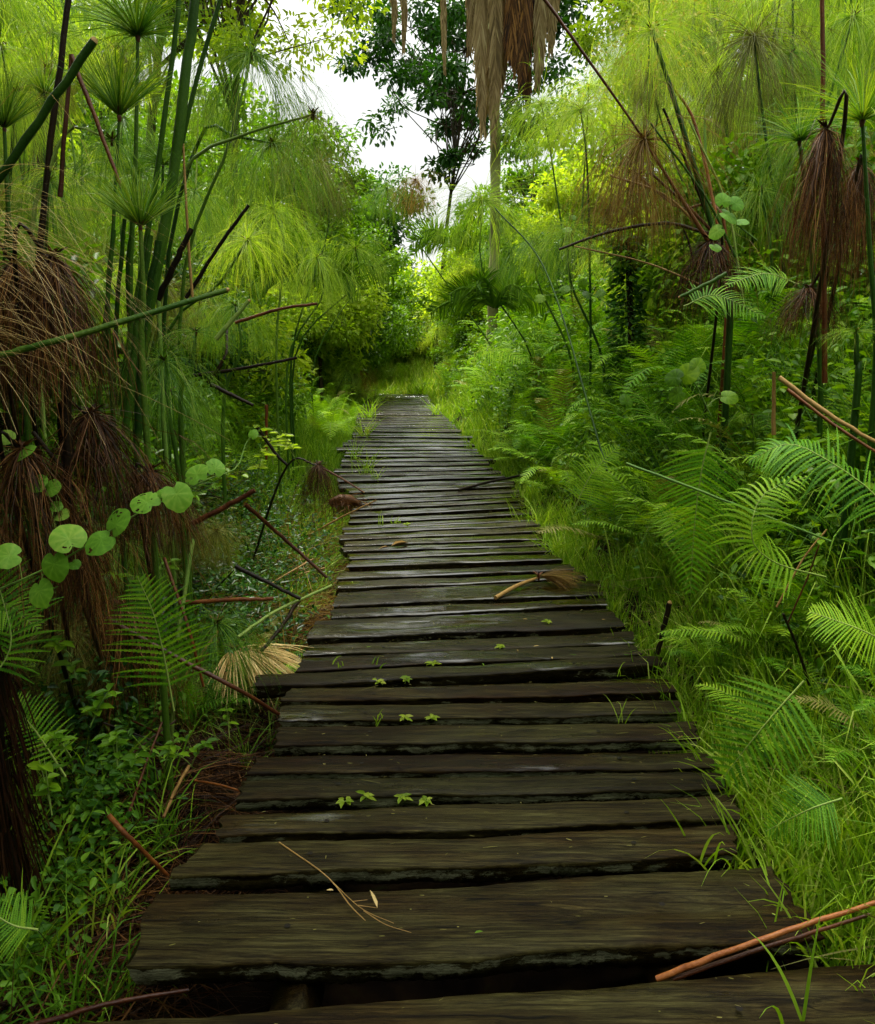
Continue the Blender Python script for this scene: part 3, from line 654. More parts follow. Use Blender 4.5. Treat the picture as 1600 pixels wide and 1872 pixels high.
stalk([(352, 545, 3.3), (343, 420, 3.3), (335, 262, 3.3)], .006, 'tanreed', 'thin tan upright reed behind the thick stem')
stalk([(430, 590, 3.8), (510, 565, 3.8), (580, 555, 3.8)], .008, 'redreed', 'torn pinkish brown reed lying level above the dark poles')
stalk([(350, 687, 3.6), (450, 672, 3.6), (543, 654, 3.6)], .008, 'darkreed', 'dark level pole above the grassy verge')
stalk([(380, 700, 3.6), (412, 650, 3.6), (415, 600, 3.7)], .008, 'darkreed', 'short black stalk standing behind the level dark pole')
stalk([(385, 703, 3.4), (425, 722, 3.4), (463, 741, 3.4)], .009, 'darkreed', 'short dark fallen stalk pointing down at the vine tip')
stalk([(470, 780, 3.6), (505, 830, 3.6), (525, 850, 3.6)], .008, 'darkreed', 'short dark fallen stalk beside the yellow-green weeds')
stalk([(487, 740, 4.0), (487, 840, 4.0)], .008, 'redreed', 'short upright brown stalk near the grassy verge')
stalk([(352, 957, 2.8), (410, 927, 2.8), (466, 896, 2.8)], .011, 'redreed', 'red-brown reed pointing up beyond the vine leaves')
stalk([(448, 922, 3.2), (520, 985, 3.3), (598, 1056, 3.3)], .009, 'redreed', 'red-brown reed falling toward the plank ends')
stalk([(330, 1102, 2.8), (420, 1097, 2.8), (500, 1094, 2.8)], .009, 'redreed', 'orange-brown flat reed lying level above the straw fan')
stalk([(430, 1035, 3.0), (490, 1065, 3.0), (550, 1095, 3.0)], .009, 'darkreed', 'black reed lying toward the plank edge')
stalk([(548, 1094, 3.1), (515, 1145, 3.0), (478, 1190, 2.9)], .009, 'darkreed', 'dark brown reed crossing behind the straw fan')
stalk([(435, 1165, 2.8), (500, 1120, 2.95), (607, 1070, 3.1)], .007, 'stem_light', 'green papyrus stem lying from the planks toward the straw fan')
stalk([(353, 985, 2.7), (340, 1070, 2.65), (325, 1165, 2.6)], .008, 'stem_light', 'pale green upright stem beside the dark fern')
stalk([(300, 1020, 2.7), (345, 1150, 2.6), (372, 1255, 2.6)], .006, 'redreed', 'thin pinkish brown reed slanting behind the pale green stem')
stalk([(195, 1130, 2.4), (300, 1190, 2.4), (420, 1252, 2.4), (510, 1306, 2.5)], .0085, 'redreed', 'long red-brown reed slanting down to the planks under the straw fan')
stalk([(198, 1490, 1.9), (250, 1545, 1.9), (306, 1600, 1.95)], .007, 'redreed', 'short red-brown reed slanting into the dark gap beside the planks')
stalk([(40, 1880, 1.45), (200, 1835, 1.5), (345, 1810, 1.55)], .006, 'redreed', 'red-brown reed lying under the nearest planks')
stalk([(120, 680, 2.2), (124, 860, 2.2), (122, 980, 2.2)], .014, 'darkreed', 'black upright stem in front of the drooping brown heads')
stalk([(60, 790, 2.2), (110, 850, 2.2), (130, 860, 2.2)], .006, 'darkreed', 'thin black stick crossing the small fern in the hollow')
rs_ = random.Random(9)
for q in range(48):
    y = rs_.uniform(2.3, 6.4); x = float(pathx(y)) - rs_.uniform(.95, 2.3); a = rs_.uniform(0, 6.28); L = rs_.uniform(.25, .7); el = rs_.uniform(-.1, .9); z = float(ter(x, y)) + .08
    d = np.array([math.cos(a) * math.cos(el), math.sin(a) * math.cos(el), math.sin(el)]) * L; p_ = np.array([x, y, z + max(0, -d[2])])
    stalk(None, rs_.uniform(.004, .008), rs_.choice(['redreed', 'darkreed', 'redreed', 'tanreed']), 'broken brown reed among the litter of the dark hollow', group='broken reeds in the dark hollow', world=[p_, p_ + d * .5 + [0, 0, .01], p_ + d])
# sunny side stalks
stalk([(975, -30, 3.7), (1080, 115, 3.75), (1178, 255, 3.8)], .007, 'redreed', 'long diagonal brown stalk running from the palm leaves to the dark knot')
stalk([(1320, 440, 3.9), (1250, 370, 3.9), (1188, 315, 3.9)], .008, 'redreed', 'reddish stalk in the fan of leaning stalks, nearest the knot')
stalk([(1310, 450, 4.0), (1220, 360, 4.0), (1115, 320, 4.0)], .007, 'tanreed', 'lowest tan stalk in the fan of leaning stalks')
stalk([(1325, 470, 4.0), (1260, 310, 4.0), (1213, 198, 4.0)], .008, 'darkreed', 'steep dark stalk beside the thick green flowering stem')
stalk([(1330, 500, 4.0), (1275, 240, 4.1), (1225, 150, 4.1)], .008, 'redreed', 'steep red-brown stalk behind the thick green flowering stem')
stalk([(1345, 470, 3.7), (1290, 360, 3.7), (1190, 225, 3.7)], .006, 'stem', 'thin dark green stalk crossing the fan of leaning stalks')
stalk([(1300, 428, 3.9), (1215, 408, 3.9), (1110, 425, 3.9), (1022, 456, 3.9)], .008, 'darkreed', 'arched dark brown stalk bowing toward the palm trunk')
stalk([(1328, 500, 3.3), (1290, 520, 3.3), (1243, 543, 3.3)], .0085, 'stem', 'short green stub with pale cut end under the leaning stalks', cut=True)
stalk([(1268, 480, 3.9), (1260, 445, 3.9), (1247, 412, 3.9)], .005, 'darkreed', 'short thin dark twig hanging from the arched stalk')
stalk([(1508, 700, 2.8), (1505, 250, 2.8), (1504, -30, 2.8)], .009, 'redreed', 'straight red-brown stalk rising out of the frame behind the spiky papyrus')
stalk([(1360, 560, 3.8), (1330, 380, 3.8), (1260, 220, 3.8)], .006, 'stem_light', 'pale green stalk behind the round-leaved vine')
stalk([(1110, 860, 4.2), (1000, 500, 5.2), (905, 380, 5.6)], .006, 'stem', 'thin green stem slanting past the palm trunk')
stalk([(1280, 520, 4.2), (1180, 480, 4.2), (1050, 450, 4.2)], .005, 'tanreed', 'thin tan stalk below the arched dark one')
stalk([(1415, 795, 2.9), (1415, 680, 2.9)], .008, 'tanreed', 'short upright tan reed near the sunny ferns')
stalk([(1425, 690, 2.6), (1520, 760, 2.5), (1640, 830, 2.4)], .008, 'tanreed', 'split tan reed slanting down to the frame edge, upper half')
stalk([(1440, 712, 2.62), (1530, 780, 2.52), (1640, 850, 2.42)], .006, 'redreed', 'split tan reed slanting down to the frame edge, lower half')
stalk([(1145, 847, 2.6), (1300, 905, 2.5), (1520, 990, 2.4)], .0045, 'stem_light', 'long thin green stick lying across the sunny ferns')
stalk([(1202, 1196, 3.35), (1213, 1150, 3.35), (1225, 1102, 3.35)], .0115, 'darkreed', 'black stake with orange cut top beside the planks', cut=True, taper=1)
stalk([(1480, 1252, 2.4), (1460, 1190, 2.4), (1432, 1122, 2.4)], .005, 'darkreed', 'thin black stick standing in the grass')
stalk([(1420, 1110, 2.5), (1470, 1020, 2.5), (1512, 968, 2.5)], .0035, 'tanreed', 'thin tan stick slanting through the grass')
stalk([(1440, 1140, 2.5), (1475, 1060, 2.5), (1500, 990, 2.5)], .003, 'redreed', 'thin reddish stick beside the tan slanting one')
stalk([(1430, 1230, 2.6), (1500, 1200, 2.6), (1540, 1170, 2.5)], .005, 'redreed', 'short brown stalk low in the grass')
P0 = [G(1200, 1790, -.04), G(1400, 1715, .06), G(1600, 1650, .13)]
stalk(None, .0072, 'orangereed', 'orange-brown split reed lying over the nearest plank, upper strand', world=P0)
P0 = [G(1230, 1790, -.04), G(1400, 1732, .035), G(1590, 1672, .09)]
stalk(None, .0055, 'redreed', 'dark red split reed lying over the nearest plank, lower strand', world=P0)
P0 = [G(838, 896, .01), G(900, 880, .03), G(958, 868, .05), G(990, 858, .1)]
stalk(None, .014, 'darkreed', 'black branch lying across the right plank ends'.replace('right ', ''), world=P0)
P0 = [G(575, 848, .25), G(620, 872, .14), G(665, 900, .02)]
stalk(None, .010, 'redreed', 'brown stalk leaning down onto the root clump', cut=True, world=P0)

# dried twig, curled leaf on the deck
t0 = G(510, 1540, .005); tt = thing('dry_twig', 'dry orange grass twig with side shoots lying on the broad plank', 'twig', t0)
mb = MB()
for pts, r in (([(510, 1540), (595, 1600), (640, 1655), (668, 1683)], .0022), ([(600, 1605), (660, 1660), (720, 1688)], .0012), ([(665, 1665), (705, 1690), (752, 1705)], .0012), ([(645, 1648), (672, 1645)], .001), ([(655, 1655), (690, 1660)], .001)):
    P = smooth_path([G(*p, .008) for p in pts], 12) - t0; tube(mb, P, np.linspace(r, r * .5, 12), 5, .6)
mb.obj('stem', M['tanreed'], tt)
mb = MB(); leaves(mb, np.array([G(690, 1660, .01), G(610, 1628, .006)]) - t0, np.array([[-.4, .9, .5], [-1, .1, .1]]), np.array([[.5, -.5, .6], [0, 0, 1]]), np.array([.05, .018]), np.array([.011, .008]), .7); mb.obj('leaf', M['straw'], tt)
t0 = G(715, 1000, .004); tt = thing('curled_leaf', 'curled tan dead leaf lying on the planks in mid walk', 'dead leaf', t0)
mb = MB(); leaves(mb, np.array([G(715, 998, .012), G(712, 1000, .01)]) - t0, np.array([[.9, .8, .1], [-1, -.5, .05]]), np.array([[0, -.4, 1], [0, 0, 1]]), np.array([.16, .08]), np.array([.03, .015]), .6, fold=.7); mb.obj('leaf', M['tanreed'], tt)
nl = 14; tt = None
for q, (px, py) in enumerate([(885, 1217), (1010, 1205), (1055, 1198), (945, 1187), (1140, 1197), (975, 1182), (670, 1183), (1100, 1133), (868, 1706), (965, 1132), (645, 1065), (1250, 1345)]):
    p = G(px, py, .006); mb = MB(); a = rnd.uniform(0, 6.28)
    leaves(mb, np.zeros((1, 3)), np.array([[math.cos(a), math.sin(a), .1]]), np.array([[0, 0, 1.]]), rnd.uniform(.02, .035), rnd.uniform(.004, .008), rnd.random())
    o = mb.obj('leaf_scrap', M['straw' if q % 2 else 'grass']); o.location = p
    tag(o, 'tiny scrap of dry or green leaf lying on the wet planks', 'leaf scrap', 'leaf scraps on the planks')

n = 520; q = RS.randint(0, 34, n); u = RS.uniform(.03, .97, (n, 1)) ; v = RS.uniform(.12, .85, (n, 1)); A_, B_, C_, D_ = [np.array([PL[k][m_] for k in q]) for m_ in range(4)]
P0 = (A_ * (1 - u) + C_ * u) * (1 - v) + (B_ * (1 - u) + D_ * u) * v + [0, 0, .008]
D = rdirs(n) * [1, .3, .02]; L_ = RS.uniform(.003, .016, n) * np.where(RS.uniform(0, 1, n) < .05, 4, 1)
mb = MB(); ribbons(mb, arcs(P0, D, L_, np.zeros(n), 3), RS.uniform(.001, .004, (n, 1)) * np.array([[.6, 1, .5]]), unit(np.cross(D, [0, 0, 1.])), RS.uniform(0, .8, n) ** 2)
tag(mb.obj('plant_litter', M['straw_green']), 'tiny dry flecks and broken rays scattered over the planks', 'litter', None, 'stuff')
# ------------------------------------------------------------------ ferns
def frond_mesh(mb, C, wmax, npin=28, seed=0, teeth=9, upv=np.array([0, 0, 1.]), drp=.25, rachis_mat=1):
    """C rachis world/local points; pinnae lie across"""
    rs = np.random.RandomState(seed); L = np.linalg.norm(np.diff(C, axis=0), axis=1).sum()
    tube(mb, C, np.linspace(.0032, .0008, len(C)) * max(1, L / .8), 4, .75, rachis_mat, cap=False)
    D = unit(np.gradient(C, axis=0)); u = np.linspace(.16, .985, npin)
    t = np.linspace(0, 1, len(C)); P = np.stack([np.interp(u, t, C[:, i]) for i in range(3)], -1); T = unit(np.stack([np.interp(u, t, D[:, i]) for i in range(3)], -1))
    sd = unit(np.cross(T, upv)); nn = np.cross(sd, T)
    prof = np.sin(np.clip((u - .02) / .98, 0, 1) ** .62 * np.pi) ** .75 + .05; ln = wmax * prof * rs.uniform(.82, 1.1, npin) * np.where(rs.uniform(0, 1, npin) < .04, .4, 1)
    sp = L * (u[1] - u[0])
    for s in (-1, 1):
        d = unit(sd * s + T * (.28 + .35 * u[:, None]) + nn * rs.uniform(-.12, .2, (npin, 1)))
        k = teeth + 1; A = arcs(P, d, ln, np.full(npin, drp) * rs.uniform(.5, 1.6, npin), k)
        dd = unit(np.gradient(A, axis=1)); ax = unit(np.cross(dd, np.repeat(nn[:, None], k, 1)))
        hw = sp * .33 * (1 - np.linspace(0, 1, k) ** 2.2)[None, :, None] + .0006
        # toothed strips on both sides of the midrib
        for q in (-1, 1):
            E = A[:, :-1]; E2 = A[:, 1:]
            tip = E * .35 + E2 * .65 + ax[:, :-1] * q * hw[:, :-1] + dd[:, :-1] * ln[:, None, None] / k * .25
            tipb = E * .95 + E2 * .05 + ax[:, :-1] * q * hw[:, :-1] * .5
            V = np.stack([E, tipb, tip, E2], 2).reshape(-1, 3); b = np.arange(npin * (k - 1))[:, None] * 4
            mb.add(V, b + np.arange(4)[None], np.repeat(rs.uniform(.1, .9, npin), (k - 1) * 4))


FR = []; FRY = []; FRD = []
for q in range(7):
    el = R([78, 62, 48, 34, 55, 70, 22][q]); L = [.95, .9, .85, .8, 1.0, .75, .8][q]
    C = arcs(np.zeros((1, 3)), np.array([[0, math.cos(el), math.sin(el)]]), [L], [[1.1, 1.0, .9, .7, 1.5, .5, .6][q]], 12, 1.6)[0]
    C[:, 0] += np.sin(np.linspace(0, 2, 12)) * .05 * RS.uniform(-1, 1)
    mb = MB(); frond_mesh(mb, C, .17 + .03 * (q % 3), 27, q); FR.append(mb.mesh('frond', [M['fern'], M['stem_light']]))
    m2 = FR[-1].copy(); m2.materials[0] = M['fern_yellow']; FRY.append(m2); m3 = m2.copy(); m3.materials[0] = M['straw_green']; FRD.append(m3)


def fern(x, y, n, sc, yellow, label, group, z=None):
    t = thing('fern', label, 'fern', (x, y, (float(ter(x, y)) if z is None else z) + (.12 if x > pathx(y) else 0)), 0, group)
    a0 = rnd.uniform(0, 6.28)
    for q in range(n):
        o = link('frond', rnd.choice(FRD if rnd.random() < .07 else (FRY if yellow else FR)), t, (rnd.uniform(-.03, .03), rnd.uniform(-.03, .03), 0), a0 + q * 6.283 / n + rnd.uniform(-.3, .3), sc * rnd.uniform(.75, 1.1))
    return t


def herofrond(pts, wmax, label, mat='fern', npin=30, drp=.25, up=(0, -.55, .85), seed=1):
    P = np.array(H(*pts)); org = P[0].copy(); t = thing('fern', label, 'fern', org, 0, 'single fern fronds close by')
    mb = MB(); frond_mesh(mb, smooth_path(P, 14) - org, wmax, npin, seed, 14, np.array(up), drp); mb.obj('frond', [M[mat], M['stem_light']], t)
    return t
herofrond([(1660, 990, 2.0), (1600, 905, 2.05), (1510, 840, 2.1), (1440, 812, 2.15), (1370, 842, 2.2)], .17, 'big arching fern frond with bright comb-like leaflets at the frame edge', 'fern', 34, .9, seed=21)
herofrond([(1262, 1085, 2.7), (1270, 960, 2.7), (1283, 860, 2.7), (1300, 790, 2.7)][::-1], .17, 'upright hanging fern frond in the middle of the sunny bank', 'fern', 30, .3, seed=22)
herofrond([(1510, 1055, 2.3), (1420, 1030, 2.3), (1375, 985, 2.3), (1395, 905, 2.35), (1480, 870, 2.4)], .14, 'curving fern frond with long yellow rib under the big arching one', 'fern_yellow', 32, .7, seed=23)
herofrond([(1470, 1245, 2.0), (1420, 1300, 1.98), (1370, 1360, 1.98), (1318, 1428, 2.0)], .15, 'low fern frond with brown rib pointing at the plank ends', 'fern', 17, .15, seed=24)
herofrond([(1640, 1185, 1.9), (1570, 1150, 1.9), (1480, 1118, 1.95)], .12, 'fern frond tip coming in from the frame edge', 'fern_yellow', 26, .3, seed=25)
herofrond([(1540, 1460, 1.8), (1480, 1480, 1.8), (1400, 1520, 1.85)], .10, 'small fern frond low in the near grass', 'fern', 22, .2, seed=26)
herofrond([(318, 1300, 2.3), (300, 1200, 2.3), (280, 1120, 2.3), (250, 1052, 2.3)], .15, 'dark fern frond with pale rib beside the pale green stem', 'fern', 22, .25, seed=27)
herofrond([(-30, 1260, 1.9), (20, 1180, 1.95), (0, 1080, 2.0), (-30, 1000, 2.0)], .13, 'shaded fern frond cut by the frame edge under the vine', 'fern', 22, .3, seed=28)
herofrond([(-60, 1130, 2.0), (0, 1100, 2.0), (70, 1150, 2.0)], .09, 'small dark fern frond under the vine leaves', 'fern', 22, .4, seed=29)
herofrond([(60, 900, 2.6), (80, 830, 2.6), (110, 770, 2.6)], .10, 'small striped fern frond in the dark hollow behind the drooping heads', 'fern', 22, .3, seed=30)
herofrond([(1250, 560, 3.3), (1310, 540, 3.3), (1400, 580, 3.2)], .13, 'fern frond arching under the short cut green stub', 'fern', 26, .5, seed=31)
herofrond([(1460, 520, 3.3), (1400, 500, 3.3), (1330, 520, 3.2)], .12, 'fern frond just above the one under the cut stub', 'fern', 26, .6, seed=32)
herofrond([(1050, 930, 3.6), (1080, 870, 3.6), (1130, 815, 3.6)], .14, 'bright fern frond rising over the sunny verge', 'fern_yellow', 26, .5, seed=33)
herofrond([(850, 650, 9), (905, 640, 8.8), (960, 660, 8.6)], .3, 'light fern frond hanging at the far turn of the boardwalk', 'fern_yellow', 22, .6, seed=34)
herofrond([(120, 1420, 2.0), (60, 1330, 2.0), (10, 1280, 2.0)], .09, 'small green fern frond against the black stump', 'fern', 22, .3, seed=35)
herofrond([(70, 1700, 1.5), (20, 1690, 1.5), (-40, 1650, 1.5)], .07, 'small fern frond in the lower grass clump', 'fern', 20, .3, seed=36)

def place(n, side, y0, y1, r0, r1, seed):
    rs = random.Random(seed); out = []
    for _ in range(n):
        y = y0 + (y1 - y0) * rs.random() ** .9; rel = r0 + (r1 - r0) * rs.random()
        out.append((float(pathx(y)) + side * rel, y))
    return out
for i, (x, y) in enumerate(place(150, 1, 2.6, 9.5, 1.0, 2.6, 3)):
    yl = rnd.random() < .45
    fern(x, y, rnd.randint(5, 8), rnd.uniform(.5, .85), yl, ('yellow-green' if yl else 'deep green') + ' fern clump growing on the sunny bank above the verge grass', ('yellow-green' if yl else 'deep green') + ' ferns on the sunny bank')
for i, (x, y) in enumerate(place(44, 1, 8, 20, 1.0, 3.4, 4)):
    yl = rnd.random() < .55
    fern(x, y, rnd.randint(6, 8), rnd.uniform(.6, .95), yl, ('yellow-green' if yl else 'deep green') + ' fern clump crowding the far plank ends below the palm', ('yellow-green' if yl else 'deep green') + ' ferns below the palm')
for i, (x, y) in enumerate(place(26, -1, 5.5, 20, 1.5, 3.4, 5)):
    fern(x, y, rnd.randint(6, 8), rnd.uniform(.5, .9), rnd.random() < .3, 'fern clump on the shaded bank behind the verge grass', 'ferns on the shaded bank')
for i, (x, y) in enumerate(place(14, 1, 1.7, 3.2, .95, 1.5, 15)):
    fern(x, y, rnd.randint(4, 6), rnd.uniform(.3, .48), i % 3 == 0, 'small fern among the grass beside the nearest planks', 'small ferns in the near grass')
for i, (x, y) in enumerate(place(18, -1, 11, 21, .85, 1.6, 16)):
    fern(x, y, 7, rnd.uniform(.6, .95), True, 'yellow-green fern clump on the far grassy verge', 'ferns on the far verge')
for i, (x, y) in enumerate(place(12, -1, 2.0, 4.2, .9, 1.8, 17)):
    fern(x, y, 5, rnd.uniform(.3, .5), False, 'small green fern growing between the drooping dead heads', 'ferns between the drooping heads')
for i, (x, y) in enumerate(place(24, -1, 2.8, 5.8, 1.0, 2.4, 6)):
    fern(x, y, rnd.randint(4, 6), rnd.uniform(.35, .55), False, 'small dark fern half buried among broken stalks in the hollow', 'ferns in the dark hollow')

# ------------------------------------------------------------------ grass and ground cover
def grass(name, X, Y, h, wid, mat, label, lean=.35, bend=1.2, ext=None, k=5, zoff=0, D=None):
    n = len(X); Z = ter(X, Y) + zoff; P0 = np.stack([X, Y, Z], -1)
    D = rdirs(n) * [lean, lean, .2] + [0, 0, 1] if D is None else D
    P = arcs(P0, D, h, RS.uniform(.3, 1, n) * bend, k, 1.5)
    mb = MB(); ribbons(mb, P, wid * np.array([.8, 1, .9, .6, .08])[None] * RS.uniform(.6, 1.4, (n, 1)), unit(np.cross(D, rdirs(n))), RS.uniform(0, 1, n) ** 1.4 if ext is None else ext)
    o = mb.obj(name, M[mat]); tag(o, label, 'grass', None, 'stuff'); return o


def strip(n, side, y0, y1, r0, r1, p=1.0, clump=0):
    Y = y0 + (y1 - y0) * RS.uniform(0, 1, n) ** 1.25; rel = r0 + (r1 - r0) * RS.uniform(0, 1, n) ** p
    X = pathx(Y) + side * (half(Y) + rel)
    if clump:
        m = n // clump; cx = RS.randint(0, m, n); X = X[cx] + RS.normal(size=n) * .03; Y = Y[cx] + RS.normal(size=n) * .03
    return X, Y
X, Y = strip(20000, 1, 1.2, 9, -.02, .75, .9, 22)
grass('grass', X, Y, RS.uniform(.10, .36, len(X)) * (1 + .3 * np.sin(X * 3 + Y * 2)), .0048, 'grass', 'bright fine grass along the sunny verge of the boardwalk')
X, Y = strip(9000, 1, 1.3, 4.5, .2, 1.6, 1, 40)
grass('grass', X, Y, RS.uniform(.25, .55, len(X)), .0065, 'grass', 'taller blades of grass behind the sunny verge', .3, 1.6)
X, Y = strip(22000, 1, 2.6, 12, .4, 2.4, 1, 30)
grass('grass', X, Y, RS.uniform(.3, .75, len(X)), .006, 'grass_deep', 'long grass climbing the sunny bank between ferns', .4, 1.8)
X, Y = strip(24000, -1, 6.6, 20, -.05, 1.7, 1.2, 26)
grass('grass', X, Y, RS.uniform(.15, .38, len(X)), .006, 'grass', 'soft bright grass on the verge across from the ferns')
X, Y = strip(9000, 1, 9, 20, -.08, 1.2, 1, 26)
grass('grass', X, Y, RS.uniform(.15, .4, len(X)), .007, 'grass', 'grass at the far plank ends below the palm')
Y = RS.uniform(19.3, 28, 26000); X = pathx(Y) + RS.uniform(-2.6, 2.6, 26000)
grass('grass', X, Y, RS.uniform(.3, .75, len(X)), .014, 'grass', 'bright grass closing the far end of the boardwalk')
X, Y = strip(500, -1, 1.2, 3.3, .35, 1.1, 1, 30)
grass('grass', X, Y, RS.uniform(.15, .4, len(X)), .006, 'grass', 'sparse grass in the dark hollow beside the nearest planks', .5, 1.2)
X, Y = strip(2600, -1, 3, 6, .05, 1.3, 1, 30)
grass('grass', X, Y, RS.uniform(.12, .35, len(X)), .0045, 'papyrus', 'fine grass among the broken stalks', .5, 1.5)
# dead litter
X, Y = strip(26000, -1, 1.0, 6, -.05, 1.8)
D = rdirs(len(X)) * [1, 1, .12] + [0, 0, .05]
grass('leaf_litter', X, Y, RS.uniform(.15, .45, len(X)), .003, 'dead', 'brown litter of fallen papyrus rays in the dark hollow', D=D, zoff=.02, bend=.3)
X, Y = strip(5000, 1, 1.2, 5, .1, 1.8)
D = rdirs(len(X)) * [1, 1, .15] + [0, 0, .1]
grass('leaf_litter', X, Y, RS.uniform(.1, .35, len(X)), .0035, 'straw_green', 'straw and dead blades mixed into the sunny grass', D=D, zoff=.03, bend=.3)
# long straw grasses arching over the drooping head
def arching(px, py, Yd, n, L, label, dirx, mat='straw', r=.0013):
    p = W(px, py, Yd); t = thing('straw_grass', label, 'grass', p, 0, 'arching straw grasses')
    D = np.stack([RS.normal(dirx, .45, n), RS.normal(-.1, .3, n), RS.uniform(.1, .9, n)], -1)
    P = arcs(RS.normal(size=(n, 3)) * .04, D, RS.uniform(.5, 1.1, n) * L, RS.uniform(.9, 2.4, n), 12, 1.1)
    mb = MB(); ribbons(mb, P, r * np.linspace(1.1, .5, 12)[None], unit(np.cross(D, rdirs(n))), RS.uniform(0, 1, n)); mb.obj('blade', M[mat], t)
arching(-120, 450, 2.0, 110, .66, 'spray of long straw grasses arching over the largest brown drooping head', .8)
arching(-150, 620, 1.9, 70, .5, 'lower spray of straw grasses reaching in from the frame edge', .8)
t = stalk([(0, 668, 2.2), (100, 668, 2.25), (220, 705, 2.3), (340, 760, 2.4), (420, 805, 2.5)], .0012, 'straw_green', 'single long pale grass blade sweeping from the frame edge to the vine tip')

# low leafy weeds as ground cover
def cover(n, X, Y, h0, h1, L, wd, mat, label, name='undergrowth'):
    Z = ter(X, Y) + RS.uniform(h0, h1, n); mb = MB(); D = rdirs(n) * [1, 1, .4]
    leaves(mb, np.stack([X, Y, Z], -1), D, np.array([0, 0, 1.]) + rdirs(n) * .5, RS.uniform(.6, 1.3, n) * L, RS.uniform(.6, 1.3, n) * wd, RS.uniform(0, 1, n) ** 1.3)
    tag(mb.obj(name, M[mat]), label, 'undergrowth', None, 'stuff')
def clus(n, m, side, y0, y1, r0, r1, s=.12):
    X, Y = strip(m, side, y0, y1, r0, r1); i = RS.randint(0, m, n); return X[i] + RS.normal(size=n) * s, Y[i] + RS.normal(size=n) * s
X, Y = clus(60000, 500, 1, 2.4, 10, .35, 2.8); cover(len(X), X, Y, -.05, .5, .045, .026, 'leaf_deep', 'leafy weeds filling between the ferns of the sunny bank')
X, Y = clus(9000, 160, 1, 2.4, 9, .3, 2.2, .06); cover(len(X), X, Y, .1, .9, .05, .03, 'leaf_mid', 'brighter sprigs of weeds standing out of the sunny bank')
X, Y = clus(16000, 300, 1, 8, 20, .3, 3.4); cover(len(X), X, Y, 0, .8, .08, .045, 'leaf_mid', 'leafy weeds below the palm')
X, Y = clus(26000, 300, -1, 5, 20, 1.0, 3.4); cover(len(X), X, Y, 0, .8, .07, .04, 'leaf_mid', 'leafy weeds on the shaded bank')
X, Y = clus(16000, 200, -1, 2.6, 6.5, .55, 2.2, .08); cover(len(X), X, Y, 0, .45, .04, .024, 'leaf_dark', 'small-leaved weeds between the broken stalks')

X, Y = clus(7000, 90, -1, 1.5, 3.6, .3, 1.5, .07); cover(len(X), X, Y, 0, .26, .035, .02, 'leaf_deep', 'low green weeds creeping over the litter of the dark hollow')
X, Y = strip(2200, -1, 1.3, 4.2, .12, 1.2, 1, 30)
grass('grass', X, Y, RS.uniform(.12, .38, len(X)), .005, 'grass_deep', 'thin dark grass growing through the litter', .6, 1.5)
X, Y = clus(14000, 150, -1, 3.4, 7.5, .15, 1.8, .09); cover(len(X), X, Y, 0, .38, .04, .022, 'leaf_dark', 'leafy tangle between the broken stalks beside the middle planks')  # dark leaf colour chosen to deepen the hollow's shade
X, Y = strip(5200, -1, 4.6, 7.4, .05, 1.4, 1, 26)
grass('grass', X, Y, RS.uniform(.15, .4, len(X)), .005, 'grass_deep', 'dark grass mixed with dead rays beside the middle planks', .6, 1.5)
X, Y = strip(9000, -1, 3.6, 7.2, .0, 1.6)
D = rdirs(len(X)) * [1, 1, .35] + [0, 0, .1]
grass('leaf_litter', X, Y, RS.uniform(.2, .5, len(X)), .0035, 'russet', 'russet dead rays tangled beside the middle planks', D=D, zoff=.08, bend=.5)
# ------------------------------------------------------------------ small plants
def weed(px, py, dz, h, n, ll, mat, label, group, name='weed', Yd=None, spread=.5):
    p = G(px, py, dz) if Yd is None else W(px, py, Yd); t = thing(name, label, 'weed', p, 0, group)
    ns = max(1, n // 7); mb = MB(); ml = MB()
    for s in range(ns):
        D = unit(np.array([rnd.uniform(-1, 1) * spread, rnd.uniform(-1, 1) * spread, 1])); C = arcs(np.zeros((1, 3)), D[None], [h * rnd.uniform(.6, 1)], [.5], 7)[0]
        tube(mb, C, np.linspace(.0018, .0008, 7), 4, .6, cap=False)
        m = max(3, n // ns); u = np.sort(RS.uniform(.3, 1, m)); P = np.stack([np.interp(u, np.linspace(0, 1, 7), C[:, i]) for i in range(3)], -1)
        a = np.arange(m) * 2.4 + rnd.uniform(0, 6); d = np.stack([np.cos(a), np.sin(a), np.full(m, .25)], -1)
        leaves(ml, P, d, np.array([0, -.2, 1.]) + rdirs(m) * .2, ll * RS.uniform(.6, 1.1, m), ll * .5 * RS.uniform(.8, 1.1, m), RS.uniform(.2, .9, m), droop=.25)
    mb.obj('stem', M['stem_light'], t); ml.obj('leaf', M[mat], t)
GW = 'young weeds in the dark hollow'
